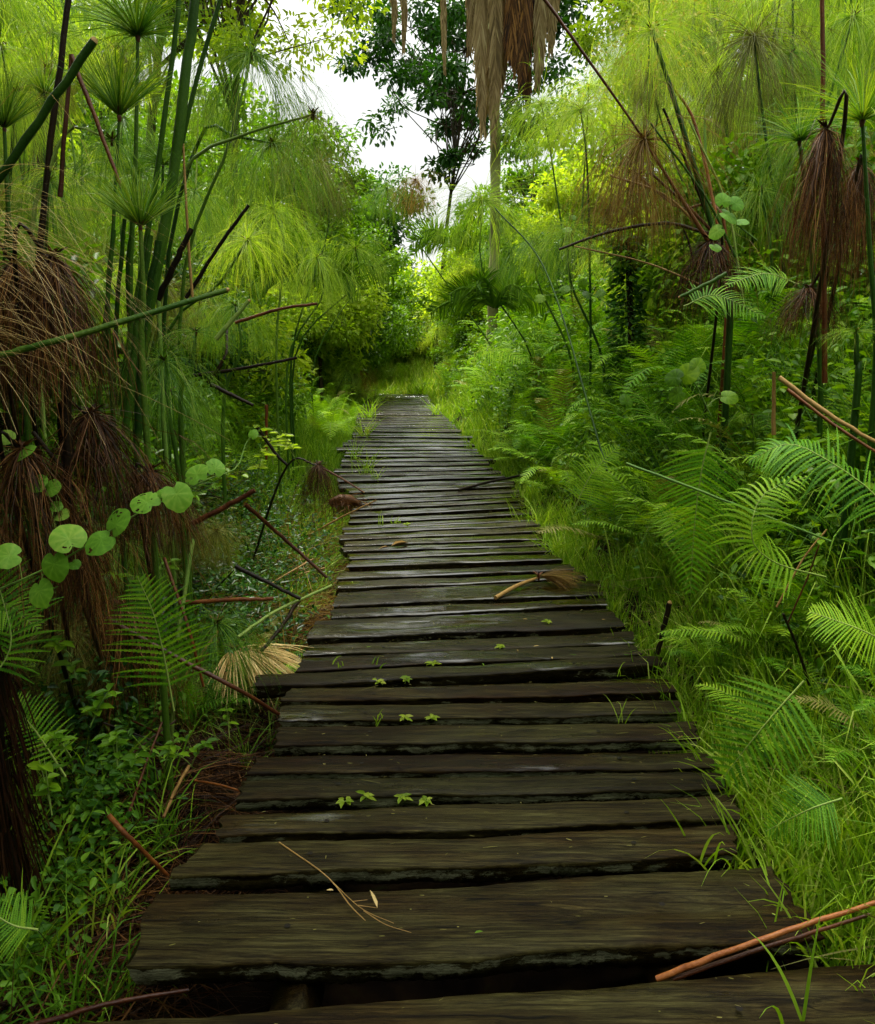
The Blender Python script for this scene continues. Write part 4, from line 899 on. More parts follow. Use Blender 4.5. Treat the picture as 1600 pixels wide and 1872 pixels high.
for px, py, Yd, h, n, ll, lb in ((165, 1330, 1.9, .14, 12, .05, 'pointed-leaf weed beside the black stump'), (215, 1400, 1.85, .12, 14, .045, 'bushy weed with broad leaves above the short red-brown reed'), (95, 1490, 1.7, .15, 14, .045, 'weed mixed with fern tips at the foot of the black stump'), (350, 1400, 2.2, .16, 16, .04, 'creeping weed with heart leaves below the spread papyrus wheel'),
        (420, 1350, 2.6, .12, 7, .045, 'round-leaved sprig near the plank ends'), (300, 1400, 2.0, .1, 10, .04, 'trailing weed over the dark pit'), (235, 1420, 1.7, .08, 10, .04, 'small weed over the dark pit'), (130, 1200, 2.2, .08, 6, .07, 'dark broad-leaved weed below the vine'), (140, 1240, 2.3, .06, 5, .06, 'second dark broad-leaved weed under the vine'), (200, 1070, 2.6, .08, 5, .07, 'dim broad-leaved weed behind the vine'),
        (290, 1060, 2.7, .1, 6, .05, 'dim weed behind the orange-tipped drooping head'), (130, 1385, 1.8, .14, 12, .04, 'bright weed spreading beside the black stump top'), (500, 850, 3.6, .2, 18, .06, 'yellow-green weed patch above the slumped tan head'), (470, 880, 3.3, .2, 16, .055, 'bright weed behind the holed vine leaves'), (540, 840, 4.2, .22, 18, .06, 'yellowish weed patch beside the grassy verge')):
    weed(px, py, 0, h, n, ll, 'leaf_mid' if py > 1000 else 'leaf_pale', lb, GW, Yd=Yd)
for px, py, lb in ((640, 1466, 'seedling with yellowing leaves, first in the gap'), (740, 1464, 'seedling with reddish stem in the middle of the same gap'), (785, 1466, 'seedling beside the reddish-stemmed one'), (738, 1318, 'low seedling cluster in the gap below the jutting plank'), (790, 1316, 'wider seedling beside the low cluster'), (790, 1216, 'bright two-winged seedling on the jutting plank'), (700, 1252, 'flat seedling spreading under the jutting plank'), (740, 1250, 'thin seedling spreading under the jutting plank'),
        (920, 1185, 'tiny two-leaved seedling on a plank'), (1003, 1140, 'reddish curled seedling standing on a plank'), (740, 960, 'mossy sprig between the far planks'), (670, 1462, 'second yellowing seedling in the gap')):
    weed(px, py, -.01, .035, 6, .035, 'leaf_pale', lb, 'seedlings between the planks', 'seedling', spread=1.2)


def tuft(px, py, dz, n, L, label, group='grass tufts between the planks', wid=.005, mat='grass', lean=.5, bend=1.3):
    p = G(px, py, dz); t = thing('grass_tuft', label, 'grass', p, 0, group); D = rdirs(n) * [lean, lean, .1] + [0, 0, 1]
    P = arcs(RS.normal(size=(n, 3)) * [.008 * n ** .5, .008 * n ** .5, 0], D, RS.uniform(.5, 1.1, n) * L, RS.uniform(.3, 1, n) * bend, 8, 1.4)
    mb = MB(); ribbons(mb, P, wid * np.array([.7, .9, 1, 1, .9, .7, .45, .08])[None], unit(np.cross(D, rdirs(n) * .3 + [0, 1, 0])), RS.uniform(.3, .9, n)); mb.obj('blade', M[mat], t)
tuft(1292, 1583, -.02, 3, .15, 'two broad grass blades standing at the end of the third plank', wid=.008, lean=.4)
tuft(1455, 1880, -.02, 3, .22, 'tall and drooping grass blades at the front corner', wid=.007, lean=.5)
tuft(1010, 1010, -.01, 34, .32, 'spreading grass clump leaning over the planks above the fallen head', lean=1.1)
tuft(990, 960, -.01, 20, .3, 'smaller grass clump above the spreading one', lean=.9)
tuft(670, 868, -.02, 22, .34, 'grass clump growing through the planks near the root clump', lean=.5)
tuft(650, 840, -.02, 16, .34, 'grass clump behind the one near the root clump', lean=.5)
tuft(690, 880, -.02, 10, .25, 'thin grass clump beside the root clump')
tuft(695, 962, -.02, 4, .16, 'single grass sprig with bent blade on mid planks')
tuft(725, 958, -.02, 8, .07, 'tiny grass sprigs on mid planks')
tuft(615, 1228, -.02, 4, .1, 'few short blades behind the jutting plank')
tuft(685, 1226, -.02, 3, .11, 'three short blades behind the jutting plank')
tuft(1140, 1320, -.02, 4, .14, 'thin straw blades between planks near the verge', wid=.003)
tuft(690, 1322, -.02, 5, .1, 'few thin upright blades in the gap', wid=.003)
tuft(1128, 1238, -.01, 2, .1, 'single curved dark blade over the plank gap', wid=.003)
tuft(860, 820, -.02, 14, .3, 'pale grass clump on the far planks', lean=.6)
for px, py, L, n_, lb in ((665, 800, .4, 26, 'grass clump creeping over the far plank ends below the yellow verge'), (675, 765, .45, 30, 'grass clump over the far plank ends, next one back'), (690, 735, .5, 34, 'grass clump at the last bend of the planks'), (715, 722, .5, 30, 'grass clump standing at the very end of the planks'), (770, 722, .5, 30, 'grass clump across the very end of the planks, palm side'), (800, 760, .4, 24, 'grass clump leaning over the far planks from the fern side')):
    tuft(px, py, -.02, n_, L, lb, wid=.009, lean=.7)
GB = 'grass clumps in the near dark corner'
tuft(40, 1800, -.3, 26, .42, 'broad-bladed grass clump at the dark lower corner', GB, .008)
tuft(130, 1640, -.3, 30, .40, 'spreading grass clump with crossing blades', GB, .006, lean=.8)
tuft(200, 1690, -.3, 16, .36, 'grass clump with long blades reaching the plank end', GB, .006, lean=.8)
tuft(20, 1640, -.3, 24, .36, 'dense grass clump under the black stump', GB, .006, lean=.7)
tuft(340, 1560, -.3, 10, .3, 'thin grass sprig in the dark pit', GB, .004, lean=.8)
for px, py, L in ((1450, 1560, .32), (1380, 1480, .3), (1540, 1640, .34), (1420, 1640, .28), (1500, 1560, .36), (1580, 1500, .4), (1340, 1400, .24), (1500, 1720, .24), (1470, 1460, .34), (1560, 1400, .4)):
    tuft(px, py, -.1, 60, L, 'thick fresh grass clump beside the nearest plank ends', 'grass clumps beside the nearest planks', .0055, lean=.6)

# ------------------------------------------------------------------ vine with holed leaves
def heart(seed, R0, holes):
    rs = np.random.RandomState(seed); na, nr = 30, 9; a = np.linspace(0, 2 * np.pi, na, endpoint=False)
    rad = R0 * (RS.uniform(.9, 1.1) + .16 * np.cos(a) - .42 * np.exp(-((np.abs(a - np.pi)) / .3) ** 2) + .10 * np.exp(-(np.minimum(a, 2 * np.pi - a) / .25) ** 2)) * (1 + .02 * rs.normal(size=na))
    V = [[0, 0, 0]]
    for i in range(1, nr + 1):
        f = i / nr; rr = rad * f
        for j in range(na): V.append([rr[j] * math.cos(a[j]), rr[j] * math.sin(a[j]), -.18 * (rr[j] ** 2) / R0 + .10 * abs(math.sin(a[j])) * rr[j] + .04 * R0 * math.sin(3 * a[j]) * f])
    gone = set()
    for _ in range(holes):
        i, j = rs.randint(3, nr), rs.randint(0, na)
        for q in range(rs.randint(1, 5)): gone.add((min(nr - 1, i + rs.randint(0, 2)), (j + rs.randint(0, 3)) % na))
    q4 = [(1 + (i - 1) * na + j, 1 + (i - 1) * na + (j + 1) % na, 1 + i * na + (j + 1) % na, 1 + i * na + j) for i in range(1, nr) for j in range(na) if (i, j) not in gone]
    q3 = [(0, 1 + j, 1 + (j + 1) % na) for j in range(na)]
    mb = MB(); vn = np.zeros(len(V)); va = np.array([0, .6, -.6, 1.2, -1.2, 1.9, -1.9]); aa = np.arctan2([v[1] for v in V], [v[0] for v in V])
    vn = np.where(np.min(np.abs(aa[:, None] - va[None]), 1) < .1, .28, 0)
    T = rs.uniform(.1, .75) + .09 * rs.normal(size=len(V)) + vn; mb.add(np.array(V), np.array(q4), T); mb.add(np.array(V), np.array(q3), T)
    return mb
from mathutils import Matrix
def vine(stem_pts, lf, label, r=.0028, seed=0, mat='vine'):
    P = np.array(H(*stem_pts)); org = P[0].copy(); t = thing('vine', label, 'vine', org, 0, 'round-leaved vines')
    mb = MB(); SP = smooth_path(P, 24); tube(mb, SP - org, np.linspace(r, r * .5, 24), 5, .3)
    for px, py, Yd, Rr, ang, ho in lf:
        c = W(px, py, Yd) + [0, .006, 0]; q = SP[np.argmin(np.linalg.norm(SP - c, axis=1))]; tube(mb, smooth_path([q, (q + c) / 2 + [0, .01, .01], c], 5) - org, r * .4, 4, .7, cap=False)
    mb.obj('stem', M['stem_light'], t)
    for i, (px, py, Yd, Rr, ang, ho) in enumerate(lf):
        hb = heart(seed * 50 + i, Rr * Yd / FPX, ho); o = hb.obj('leaf', M[mat], t, True)
        z = unit(np.array([RS.uniform(-.6, .6), -.75, RS.uniform(.1, 1.1)])); x = unit(np.cross(np.cross(z, np.array([math.cos(R(ang)), 0, math.sin(R(ang))])), z)); y = np.cross(z, x)
        o.matrix_local = Matrix([[x[k], y[k], z[k], (W(px, py, Yd) - org)[k]] for k in range(3)] + [[0, 0, 0, 1]])
vine([(-30, 1090, 1.85), (70, 1046, 1.85), (155, 1000, 1.85), (240, 945, 1.9), (310, 910, 1.95), (380, 876, 2.0), (432, 855, 2.05), (450, 810, 2.1), (475, 785, 2.1)],
     [(18, 1015, 1.83, 29, -160, 0), (99, 1031, 1.82, 28, -80, 0), (126, 986, 1.83, 30, 110, 2), (72, 1080, 1.84, 27, -60, 0), (186, 988, 1.83, 28, -120, 1), (211, 958, 1.84, 30, 60, 6), (268, 918, 1.88, 26, 130, 8), (293, 903, 1.9, 13, 90, 2),
      (323, 903, 1.9, 27, -70, 1), (360, 868, 1.95, 22, 120, 4), (394, 857, 1.97, 19, 70, 3), (462, 795, 2.08, 9, 60, 0), (135, 1030, 1.85, 12, -60, 0)], 'vine of large round leaves riddled with holes, hanging across the dark hollow', seed=1)
vine([(-20, 800, 2.1), (30, 840, 2.1), (60, 880, 2.1), (100, 900, 2.1)], [(14, 800, 2.08, 17, 150, 1), (40, 828, 2.08, 19, 60, 1), (65, 880, 2.08, 20, -60, 1), (92, 892, 2.08, 16, 10, 1), (110, 940, 2.1, 15, -20, 0), (100, 925, 2.1, 13, 0, 0), (10, 830, 2.1, 14, -100, 0)], 'smaller vine with folded bright leaves above the large-leaved one', seed=2)
vine([(1385, 440, 3.2), (1340, 400, 3.2), (1330, 350, 3.2), (1300, 420, 3.2)], [(1322, 368, 3.18, 15, 80, 0), (1345, 372, 3.18, 14, 30, 0), (1330, 392, 3.18, 17, -40, 0), (1312, 422, 3.18, 13, 200, 0), (1355, 405, 3.2, 11, 0, 0), (1308, 450, 3.2, 12, -90, 0)], 'vine with pale round leaves climbing the leaning stalks', seed=3)
vine([(1300, 760, 3.0), (1270, 700, 3.0), (1240, 680, 3.0)], [(1255, 685, 2.98, 20, 40, 0), (1235, 690, 2.98, 16, 160, 0), (1240, 720, 2.98, 16, 200, 0), (1275, 670, 2.98, 15, 60, 0), (1330, 725, 3.0, 16, -20, 0), (1145, 735, 3.2, 14, 60, 0)], 'vine with big pale leaves in the middle of the sunny bank', seed=4, mat='leaf_mid')
vine([(1120, 560, 4.5), (1060, 530, 4.5), (1000, 540, 4.5)], [(1030, 530, 4.48, 10, 40, 0), (1075, 540, 4.48, 10, 160, 0), (1100, 535, 4.48, 11, 200, 0), (1065, 520, 4.48, 9, 60, 0), (985, 545, 4.5, 9, -20, 0), (1045, 400, 4.5, 8, 60, 0), (1035, 420, 4.5, 8, 10, 0)], 'small-leaved vine trailing under the arched stalk', seed=5, mat='leaf_mid')

# ------------------------------------------------------------------ trees and shrubs
def crown_mesh(rs, centres, rad, n, L, wd, mat, name='crown', flat=.7):
    i = rs.randint(0, len(centres), n); off = rs.normal(size=(n, 3)) * .5; off /= np.maximum(1, np.linalg.norm(off, axis=1, keepdims=True))
    P = centres[i] + off * rad[i][:, None] * [1, 1, flat]
    D = off + rdirs(n, rs) * .8 + [0, 0, -.25]; ct_ = rs.uniform(0, 1, len(centres))
    mb = MB(); leaves(mb, P, D, np.array([0, 0, 1.]) + rdirs(n, rs) * .6, L * rs.uniform(.6, 1.3, n), wd * rs.uniform(.6, 1.3, n), np.clip(ct_[i] * .5 + rs.uniform(0, .5, n), 0, 1))
    return mb.mesh(name, M[mat])


def tree_meshes(seed, h, trunk_r, cw, ch, nclump, crad, nleaf, L, wd, mat, lean=(0, 0), zc=None, bark='bark'):
    rs = np.random.RandomState(seed); zc = h - ch * .5 if zc is None else zc
    c = rdirs(nclump, rs) * rs.uniform(.35, 1, (nclump, 1)) * [cw / 2, cw / 2, ch / 2] + [lean[0], lean[1], zc]
    rad = rs.uniform(.5, 1.25, nclump) * crad
    mb = MB(); top = np.array([lean[0], lean[1], zc + ch * .3]); T = smooth_path([[0, 0, -.3], [lean[0] * .2 + .1, lean[1] * .2, zc * .45], [lean[0] * .7, lean[1] * .7, zc * .8], top], 12)
    tube(mb, T, np.linspace(trunk_r, trunk_r * .2, 12), 8, .5)
    for q in c:
        s = T[rs.randint(5, 11)]; m = (s + q) / 2 + rs.normal(size=3) * .12 * cw / 3
        tube(mb, smooth_path([s, m, q], 6), np.linspace(trunk_r * .28, trunk_r * .06, 6), 5, .5, cap=False)
    return mb.mesh('trunk', M[bark], True), crown_mesh(rs, c, rad, nleaf, L, wd, mat)


def put_tree(meshes, x, y, label, cat='tree', group=None, name='tree', rz=0, sc=1, z=None):
    t = thing(name, label, cat, (x, y, float(ter(x, y)) if z is None else z), rz, group)
    link('trunk', meshes[0], t, None, 0, sc); link('crown', meshes[1], t, None, 0, sc); return t


def at(px, py, Y): p = W(px, py, Y); return p
put_tree(tree_meshes(36, 11, .16, 5.4, 3.2, 50, .75, 18000, .13, .07, 'leaf_mid', (2.9, -.5), 9.3), -4.6, 9.5, 'tall tree on the shaded bank whose crown hangs over the boardwalk above the frame', name='overhanging_shade_tree')
# dark broadleaf tree in the sky gap
p = at(800, 180, 20)
put_tree(tree_meshes(31, 9, .06, 7.0, 6.2, 90, .44, 13500, .15, .08, 'leaf_dark', (.9, 0), 7.6), -.1, 23, sc=1.12, label= 'dark broadleaf tree standing in the sky gap behind the dead palm leaves', name='broadleaf_tree')
put_tree(tree_meshes(32, 9, .15, 4.2, 5, 30, .7, 13000, .13, .075, 'leaf_dark', (-.5, 0), 8.6), 3.9, 17, 'dark tree crown between the palm and the flowering papyrus', name='broadleaf_tree')
put_tree(tree_meshes(33, 8, .10, 4.0, 4.2, 46, .5, 14000, .11, .055, 'leaf_pale', (.9, 0), 6.3), -4.6, 13, 'pale leafy tree spreading toward the sky gap', name='broadleaf_tree')
put_tree(tree_meshes(34, 7, .10, 3.6, 4.6, 50, .5, 16000, .10, .045, 'leaf_pale', (-.4, 0), 5.6), 4.9, 12.5, 'yellow-green tree in light behind the flowering papyrus', name='broadleaf_tree')
put_tree(tree_meshes(37, 8, .07, 3.0, 5.4, 60, .45, 14000, .10, .05, 'leaf_pale', (.2, 0), 5.2), 2.9, 12.5, 'pale airy tree just behind the palm and the diagonal brown stalk', name='broadleaf_tree')
put_tree(tree_meshes(38, 8, .07, 3.6, 4.6, 60, .45, 13000, .10, .05, 'leaf_pale', (.5, 0), 6.1), -2.9, 11.5, 'pale airy tree reaching out above the misty papyrus heads', name='broadleaf_tree')
put_tree(tree_meshes(35, 6, .10, 3.2, 3.6, 34, .55, 12000, .12, .06, 'leaf_mid', (.2, 0), 3.6), -3.0, 18, 'mid green tree below the sky gap beside the bluish papyrus head', name='broadleaf_tree')
FTM = [tree_meshes(40 + q, 6, .08, 4.4, 4.6, 40, .7, 12000, .16, .085, ('leaf_mid', 'leaf_dark', 'leaf_pale')[q], (.2, 0), 3.4) for q in range(3)]
SHADE = [(-3.7, .3, 0, .8), (-3.3, -2.3, 1, .9), (-5.2, 3.2, 1, .95), (1.6, -3.4, 0, .9), (-.9, -4.4, 1, 1.0), (4.4, -2.0, 1, .9), (4.6, 2.0, 0, .8)]  # out-of-view trees added to shade the hollow and the near planks
spots = [(-2.6, 24, 0, .78), (-.9, 27, 2, .5), (1.9, 25, 0, .52), (.2, 30, 1, .55), (-4.6, 26, 1, 1.1), (3.6, 23, 2, .8), (5.4, 25, 2, 1.2), (-6.5, 21, 0, 1.2), (7.2, 20, 0, 1.3), (-9.0, 18, 1, 1.3), (9.5, 16, 1, 1.4), (-5.6, 15.5, 0, .85), (6.2, 14, 0, .9), (-8, 12, 2, 1.1), (8.2, 10.5, 0, 1.2),
         (-7, 8.5, 1, .95), (7.0, 7.5, 1, 1.0), (-11, 24, 0, 1.6), (12, 24, 1, 1.6), (-3.0, 34, 1, 1.3), (3.8, 33, 0, 1.3), (-14, 15, 2, 1.5), (14, 14, 2, 1.5), (-1.9, 21.8, 0, .5), (.9, 22.5, 2, .5), (-2.3, 16.5, 2, .62), (-2.0, 19, 0, .66), (1.7, 17, 0, .5), (2.4, 14, 2, .52), (.8, 20.5, 2, .42)]
for q, (x, y, k_, s_) in enumerate(spots):
    put_tree(FTM[k_], x, y, ('mid green bushy tree in the far wall of growth', 'dark bushy tree in the far wall of growth', 'pale bushy tree in the far wall of growth')[k_], group=('mid green', 'dark', 'pale')[k_] + ' trees in the far growth', name='bushy_tree', rz=rnd.uniform(0, 6.28), sc=s_)
SHADE_CANO = tree_meshes(47, 6, .06, 3.4, 1.9, 46, .6, 15000, .11, .055, 'leaf_mid', (1.0, 0), 4.7)  # unseen crowns added above the frame to darken the hollow
for x, y, rz_ in ((-3.6, 4.3, 0), (-3.3, 2.2, .2), (-3.2, .2, -.2)):
    put_tree(SHADE_CANO, x, y, 'added unseen slender tree whose crown shades the dark hollow from above the frame', group='added slender trees shading the hollow', name='overhanging_shade_tree', rz=rz_)
for x, y, k_, s_ in SHADE:
    put_tree(FTM[k_], x, y, 'unseen leafy tree added to shade the near end of the boardwalk', group='added trees shading the near end', name='bushy_tree', rz=rnd.uniform(0, 6.28), sc=s_)
SHM = [tree_meshes(50 + q, 1.6, .02, 1.5, 1.5, 26, .28, 5200, .075, .04, ('leaf_mid', 'leaf_dark', 'leaf_pale', 'leaf_mid')[q], (0, 0), .75) for q in range(4)]
def shrubs(n, side, y0, y1, r0, r1, seed, label, group, ks, smin, smax):
    for x, y in place(n, side, y0, y1, r0, r1, seed):
        put_tree(SHM[rnd.choice(ks)], x, y, label, 'shrub', group, 'shrub', rnd.uniform(0, 6.28), rnd.uniform(smin, smax))
shrubs(20, 1, 3.6, 9, 1.9, 3.8, 61, 'leafy shrub in the thicket behind the sunny ferns', 'shrubs behind the sunny ferns', (0, 3, 0, 2), .7, 1.15)
shrubs(20, 1, 9, 22, 1.7, 4.5, 62, 'leafy shrub in the thicket below the palm', 'shrubs below the palm', (0, 1, 2), .8, 1.4)
shrubs(14, -1, 3.8, 9, 2.0, 3.8, 63, 'shaded shrub behind the bundle of tall stems', 'shrubs behind the stem bundle', (0, 1, 1), .8, 1.15)
shrubs(22, -1, 9, 22, 2.0, 4.5, 64, 'leafy shrub behind the soft grass of the far verge', 'shrubs behind the far verge', (0, 1, 2), .8, 1.4)
for q in range(26):
    y = rnd.uniform(24.5, 29); put_tree(SHM[(0, 3, 0, 2)[q % 4]], float(pathx(y)) + rnd.uniform(-2.6, 2.6), y, 'bushy shrub closing the view at the end of the boardwalk', 'shrub', 'shrubs at the end of the boardwalk', 'shrub', rnd.uniform(0, 6.28), rnd.uniform(1.2, 2.2))
for q in range(22):
    y = rnd.uniform(17.5, 24); sg = 1 if q % 2 else -1; put_tree(SHM[(0, 3, 0, 2)[q // 2 % 4]], float(pathx(y)) + sg * rnd.uniform(1.15, 2.6), y, 'light green shrub at the far turn of the boardwalk', 'shrub', 'shrubs at the far turn', 'shrub', rnd.uniform(0, 6.28), rnd.uniform(.6, 1.1))
for q in range(16):
    y = rnd.uniform(22, 28); fern(float(pathx(y)) + rnd.uniform(-2.2, 2.2), y, 7, rnd.uniform(.8, 1.3), True, 'yellow-green fern clump in the grass at the far end', 'ferns in the far grass')
for x, y, s_ in ((-2.35, .2, 1.7), (-2.6, 1.0, 1.5), (-3.5, 2.0, 1.9), (-3.1, 2.9, 1.6), (2.8, .6, 1.5), (-2.7, -1.0, 1.8)):  # out-of-frame shrubs added as shade for the hollow and near deck
    put_tree(SHM[1], x, y, 'unseen dense dark shrub added to shade the near end of the boardwalk', 'shrub', 'added shrubs shading the near end', 'shrub', rnd.uniform(0, 6.28), s_)
# trunk wrapped in creeper
p = at(1155, 660, 6.2); t = thing('creeper_stump', 'dark thin trunk wrapped in small-leaved creeper on the sunny bank', 'tree stump', (p[0], p[1], float(ter(p[0], p[1]))))
top = at(1147, 430, 6.2); org = np.array(t.location); mb = MB(); tube(mb, smooth_path([[0, 0, -.1], (p - org), (top - org)], 10), np.linspace(.035, .02, 10), 8, .2); mb.obj('trunk', M['bark'], t, True)
n = 1500; u = RS.uniform(0, 1, n); a = RS.uniform(0, 6.28, n); P = (top - org) * u[:, None] + np.stack([np.cos(a), np.sin(a), 0 * a], -1) * RS.uniform(.02, .13, (n, 1)); mb = MB()
leaves(mb, P, np.stack([np.cos(a), np.sin(a), -.4 + 0 * a], -1), rdirs(n), .045, .028, RS.uniform(0, 1, n)); mb.obj('creeper', M['leaf_dark'], t)
# black stump in the near corner
p = W(12, 1480, 1.95); t = thing('black_stump', 'black rotten trunk standing at the frame edge above the grass clump', 'tree stump', (p[0] - .03, p[1], -.4))
mb = MB(); zz = np.linspace(0, 1.0, 14); tube(mb, np.stack([zz * 0 + .015 * np.sin(zz * 9), zz * 0, zz], -1), .045 * (1 + .2 * np.sin(zz * 23)), 12, .1); mb.obj('trunk', M['darkreed'], t, True)
n = 420; a = RS.uniform(0, 6.28, n); P0 = np.stack([np.cos(a) * .05, np.sin(a) * .05, RS.uniform(.3, 1.05, n)], -1); D = np.stack([np.cos(a) * .25, np.sin(a) * .25, -1 + 0 * a], -1) + rdirs(n) * .15
mb = MB(); ribbons(mb, arcs(P0, D, RS.uniform(.12, .4, n), np.ones(n), 6), .004, unit(np.cross(D, rdirs(n))), RS.uniform(0, .5, n)); mb.obj('bark_fibre', M['dead'], t)

# palm with hanging dead leaves
base = at(899, 560, 14.5); bx, by = base[0], base[1]; palm = thing('palm', 'tall palm with pale mottled trunk and dead brown leaves hanging from its crown', 'palm tree', (bx, by, float(ter(bx, by))))
z0 = float(ter(bx, by)); ztop = 8.3 - z0; mb = MB(); zz = np.linspace(-.2, ztop, 40); tube(mb, np.stack([.04 * np.sin(zz * .7), zz * 0, zz], -1), .085 + .010 * np.sin(zz * 22) + .02 * np.exp(-zz), 12, .4 + .4 * np.sin(zz * 5)); mb.obj('trunk', M['palmbark'], palm, True)
def palmleaf(C, wl, n, mat, name, down=.8, seed=0, wid=.02):
    rs = np.random.RandomState(seed); mb = MB(); tube(mb, C, np.linspace(.03, .008, len(C)), 5, .6, cap=False)
    u = rs.uniform(.12, 1, n); t = np.linspace(0, 1, len(C)); P = np.stack([np.interp(u, t, C[:, i]) for i in range(3)], -1); T = unit(np.stack([np.interp(u, t, np.gradient(C[:, i])) for i in range(3)], -1))
    s = unit(np.cross(T, [.1, 1, .3])) * rs.choice([-1, 1], n)[:, None]; D = unit(s * ((1 - down) * .9 + .22) + T * .7 + rdirs(n, rs) * .12 + [0, 0, -down * .4])
    A = arcs(P, D, wl * np.sin(np.clip(u, .1, .95) * np.pi) ** .5 * rs.uniform(.7, 1.1, n), np.full(n, down * 1.5), 5)
    ribbons(mb, A, wid * np.array([.6, 1, .9, .6, .1])[None], unit(np.cross(D, rdirs(n, rs) * .4 + [0, 1, 0])), rs.uniform(0, 1, n)); return mb.obj(name, M[mat], palm)
cx = np.array([0, 0, ztop - .1])
for q, (px, ptop, pbot, wl) in enumerate([(880, -60, 235, .55), (905, -80, 250, .55), (893, -60, 200, .5), (955, -60, 150, .6), (985, -70, 150, .5), (940, -60, 120, .6), (968, -60, 190, .55), (862, -60, 90, .4), (815, -60, 130, .22), (722, -60, 70, .22), (736, -80, 90, .25), (915, -60, 150, .5), (1010, -60, 90, .4)]):
    yy = 14.5 + rnd.uniform(-.45, .35); a = W(px, ptop, yy) - np.array(palm.location); b = W(px + rnd.uniform(-6, 6), pbot, yy) - np.array(palm.location)
    C = smooth_path([cx, cx * .4 + a * .6 + [0, 0, .45], a, (a + b) / 2 + [rnd.uniform(-.06, .06), 0, 0], b], 22)
    palmleaf(C, wl, 620, 'thatch' if px not in (955, 940, 968) else 'dead', 'dead_leaf', .85, 70 + q, .034)
for q in range(12):
    a = q * 6.283 / 12; C = arcs(cx[None], np.array([[math.cos(a), math.sin(a), 1.2]]), [3.2], [1.9], 16)[0]; palmleaf(C, .6, 240, 'leaf_mid', 'leaf', .3, 90 + q, .035)
# low palms
def lowpalm(px, py, Yd, L, n, label, mat='leaf_mid'):
    global palm
    keep = palm; p = W(px, py, Yd); palm = thing('young_palm', label, 'palm', p, 0, 'young palms')
    for q in range(n):
        a = q * 6.283 / n + rnd.uniform(-.2, .2); C = arcs(np.zeros((1, 3)), np.array([[math.cos(a), math.sin(a), rnd.uniform(.5, 1.6)]]), [L * rnd.uniform(.8, 1.1)], [1.2], 14)[0]; palmleaf(C, L * .35, 110, mat, 'leaf', .15, 120 + q + int(px), .016 * L)
    palm = keep
lowpalm(905, 560, 9.5, .75, 10, 'young palm with stiff dark fan at the foot of the tall palm')
lowpalm(560, 520, 9.5, 1.0, 9, 'young palm with yellowing leaf tip leaning toward the walk', 'leaf_mid')
lowpalm(820, 450, 17, 1.0, 11, 'young palm spreading below the round sky opening')
lowpalm(130, 170, 8.5, 1.0, 10, 'young palm rising behind the cut green stalk', 'leaf_pale')

# ------------------------------------------------------------------ papyrus thicket further back
def thicket(n, side, y0, y1, r0, r1, h0, h1, seed, kinds, label, group, Ls=(.38, .6)):
    rs = random.Random(seed)
    for _ in range(n):
        y = y0 + (y1 - y0) * rs.random(); rel = r0 + (r1 - r0) * rs.random(); x = float(pathx(y)) + side * rel
        zg = float(ter(x, y)); h = rs.uniform(h0, h1) * (1 if rel > r0 + .5 else .75); lean = -side * rs.uniform(-.1, .35)
        papyrus([(x, y, zg), (x + lean * .2, y, zg + h * .5), (x + lean, y + rs.uniform(-.2, .2), zg + h)], rs.choice(kinds), rs.uniform(*Ls), label, group=group, r=rs.uniform(.008, .013), base=False, mat=rs.choice(['stem', 'stem_light', 'stem']))
thicket(36, -1, 5, 11, 2.0, 4.6, 1.2, 3.4, 1, ['mop', 'mop2', 'mop3', 'brush2', 'mop', 'olive', 'russet'], 'soft papyrus mop in the thicket behind the bundle of tall stems', 'papyrus behind the stem bundle')
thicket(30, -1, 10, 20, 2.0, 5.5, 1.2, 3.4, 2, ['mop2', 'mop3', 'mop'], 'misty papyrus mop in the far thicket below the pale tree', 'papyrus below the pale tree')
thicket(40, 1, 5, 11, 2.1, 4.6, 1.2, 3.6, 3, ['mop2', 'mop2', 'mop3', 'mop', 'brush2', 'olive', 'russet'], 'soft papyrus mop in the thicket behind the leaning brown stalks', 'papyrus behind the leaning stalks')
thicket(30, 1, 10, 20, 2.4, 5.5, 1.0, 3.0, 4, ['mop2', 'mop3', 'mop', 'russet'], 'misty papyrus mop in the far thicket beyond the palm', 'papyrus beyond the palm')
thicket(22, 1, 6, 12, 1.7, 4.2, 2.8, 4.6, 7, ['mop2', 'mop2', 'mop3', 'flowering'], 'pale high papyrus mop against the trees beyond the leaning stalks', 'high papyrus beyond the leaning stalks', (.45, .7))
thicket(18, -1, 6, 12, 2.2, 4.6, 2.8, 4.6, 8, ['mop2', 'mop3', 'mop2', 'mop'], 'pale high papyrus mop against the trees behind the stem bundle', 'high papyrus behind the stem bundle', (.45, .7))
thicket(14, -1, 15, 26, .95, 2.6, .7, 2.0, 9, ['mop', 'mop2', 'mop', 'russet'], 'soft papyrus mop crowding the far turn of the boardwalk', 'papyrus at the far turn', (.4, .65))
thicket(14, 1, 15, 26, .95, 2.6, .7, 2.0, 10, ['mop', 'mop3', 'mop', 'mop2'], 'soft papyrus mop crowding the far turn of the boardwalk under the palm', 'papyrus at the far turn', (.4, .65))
thicket(9, -1, 2.9, 4.4, 1.0, 1.9, .35, 1.0, 12, ['mop', 'brush2', 'starg', 'olive'], 'low shaded papyrus tuft between the drooping dead heads', 'papyrus between the drooping heads', (.2, .32))
thicket(14, -1, 3.8, 6, 1.9, 3.0, 1.6, 2.6, 5, ['mop', 'mop3', 'olive'], 'shaded papyrus mop hanging behind the drooping brown heads', 'papyrus behind the drooping heads', (.3, .45))
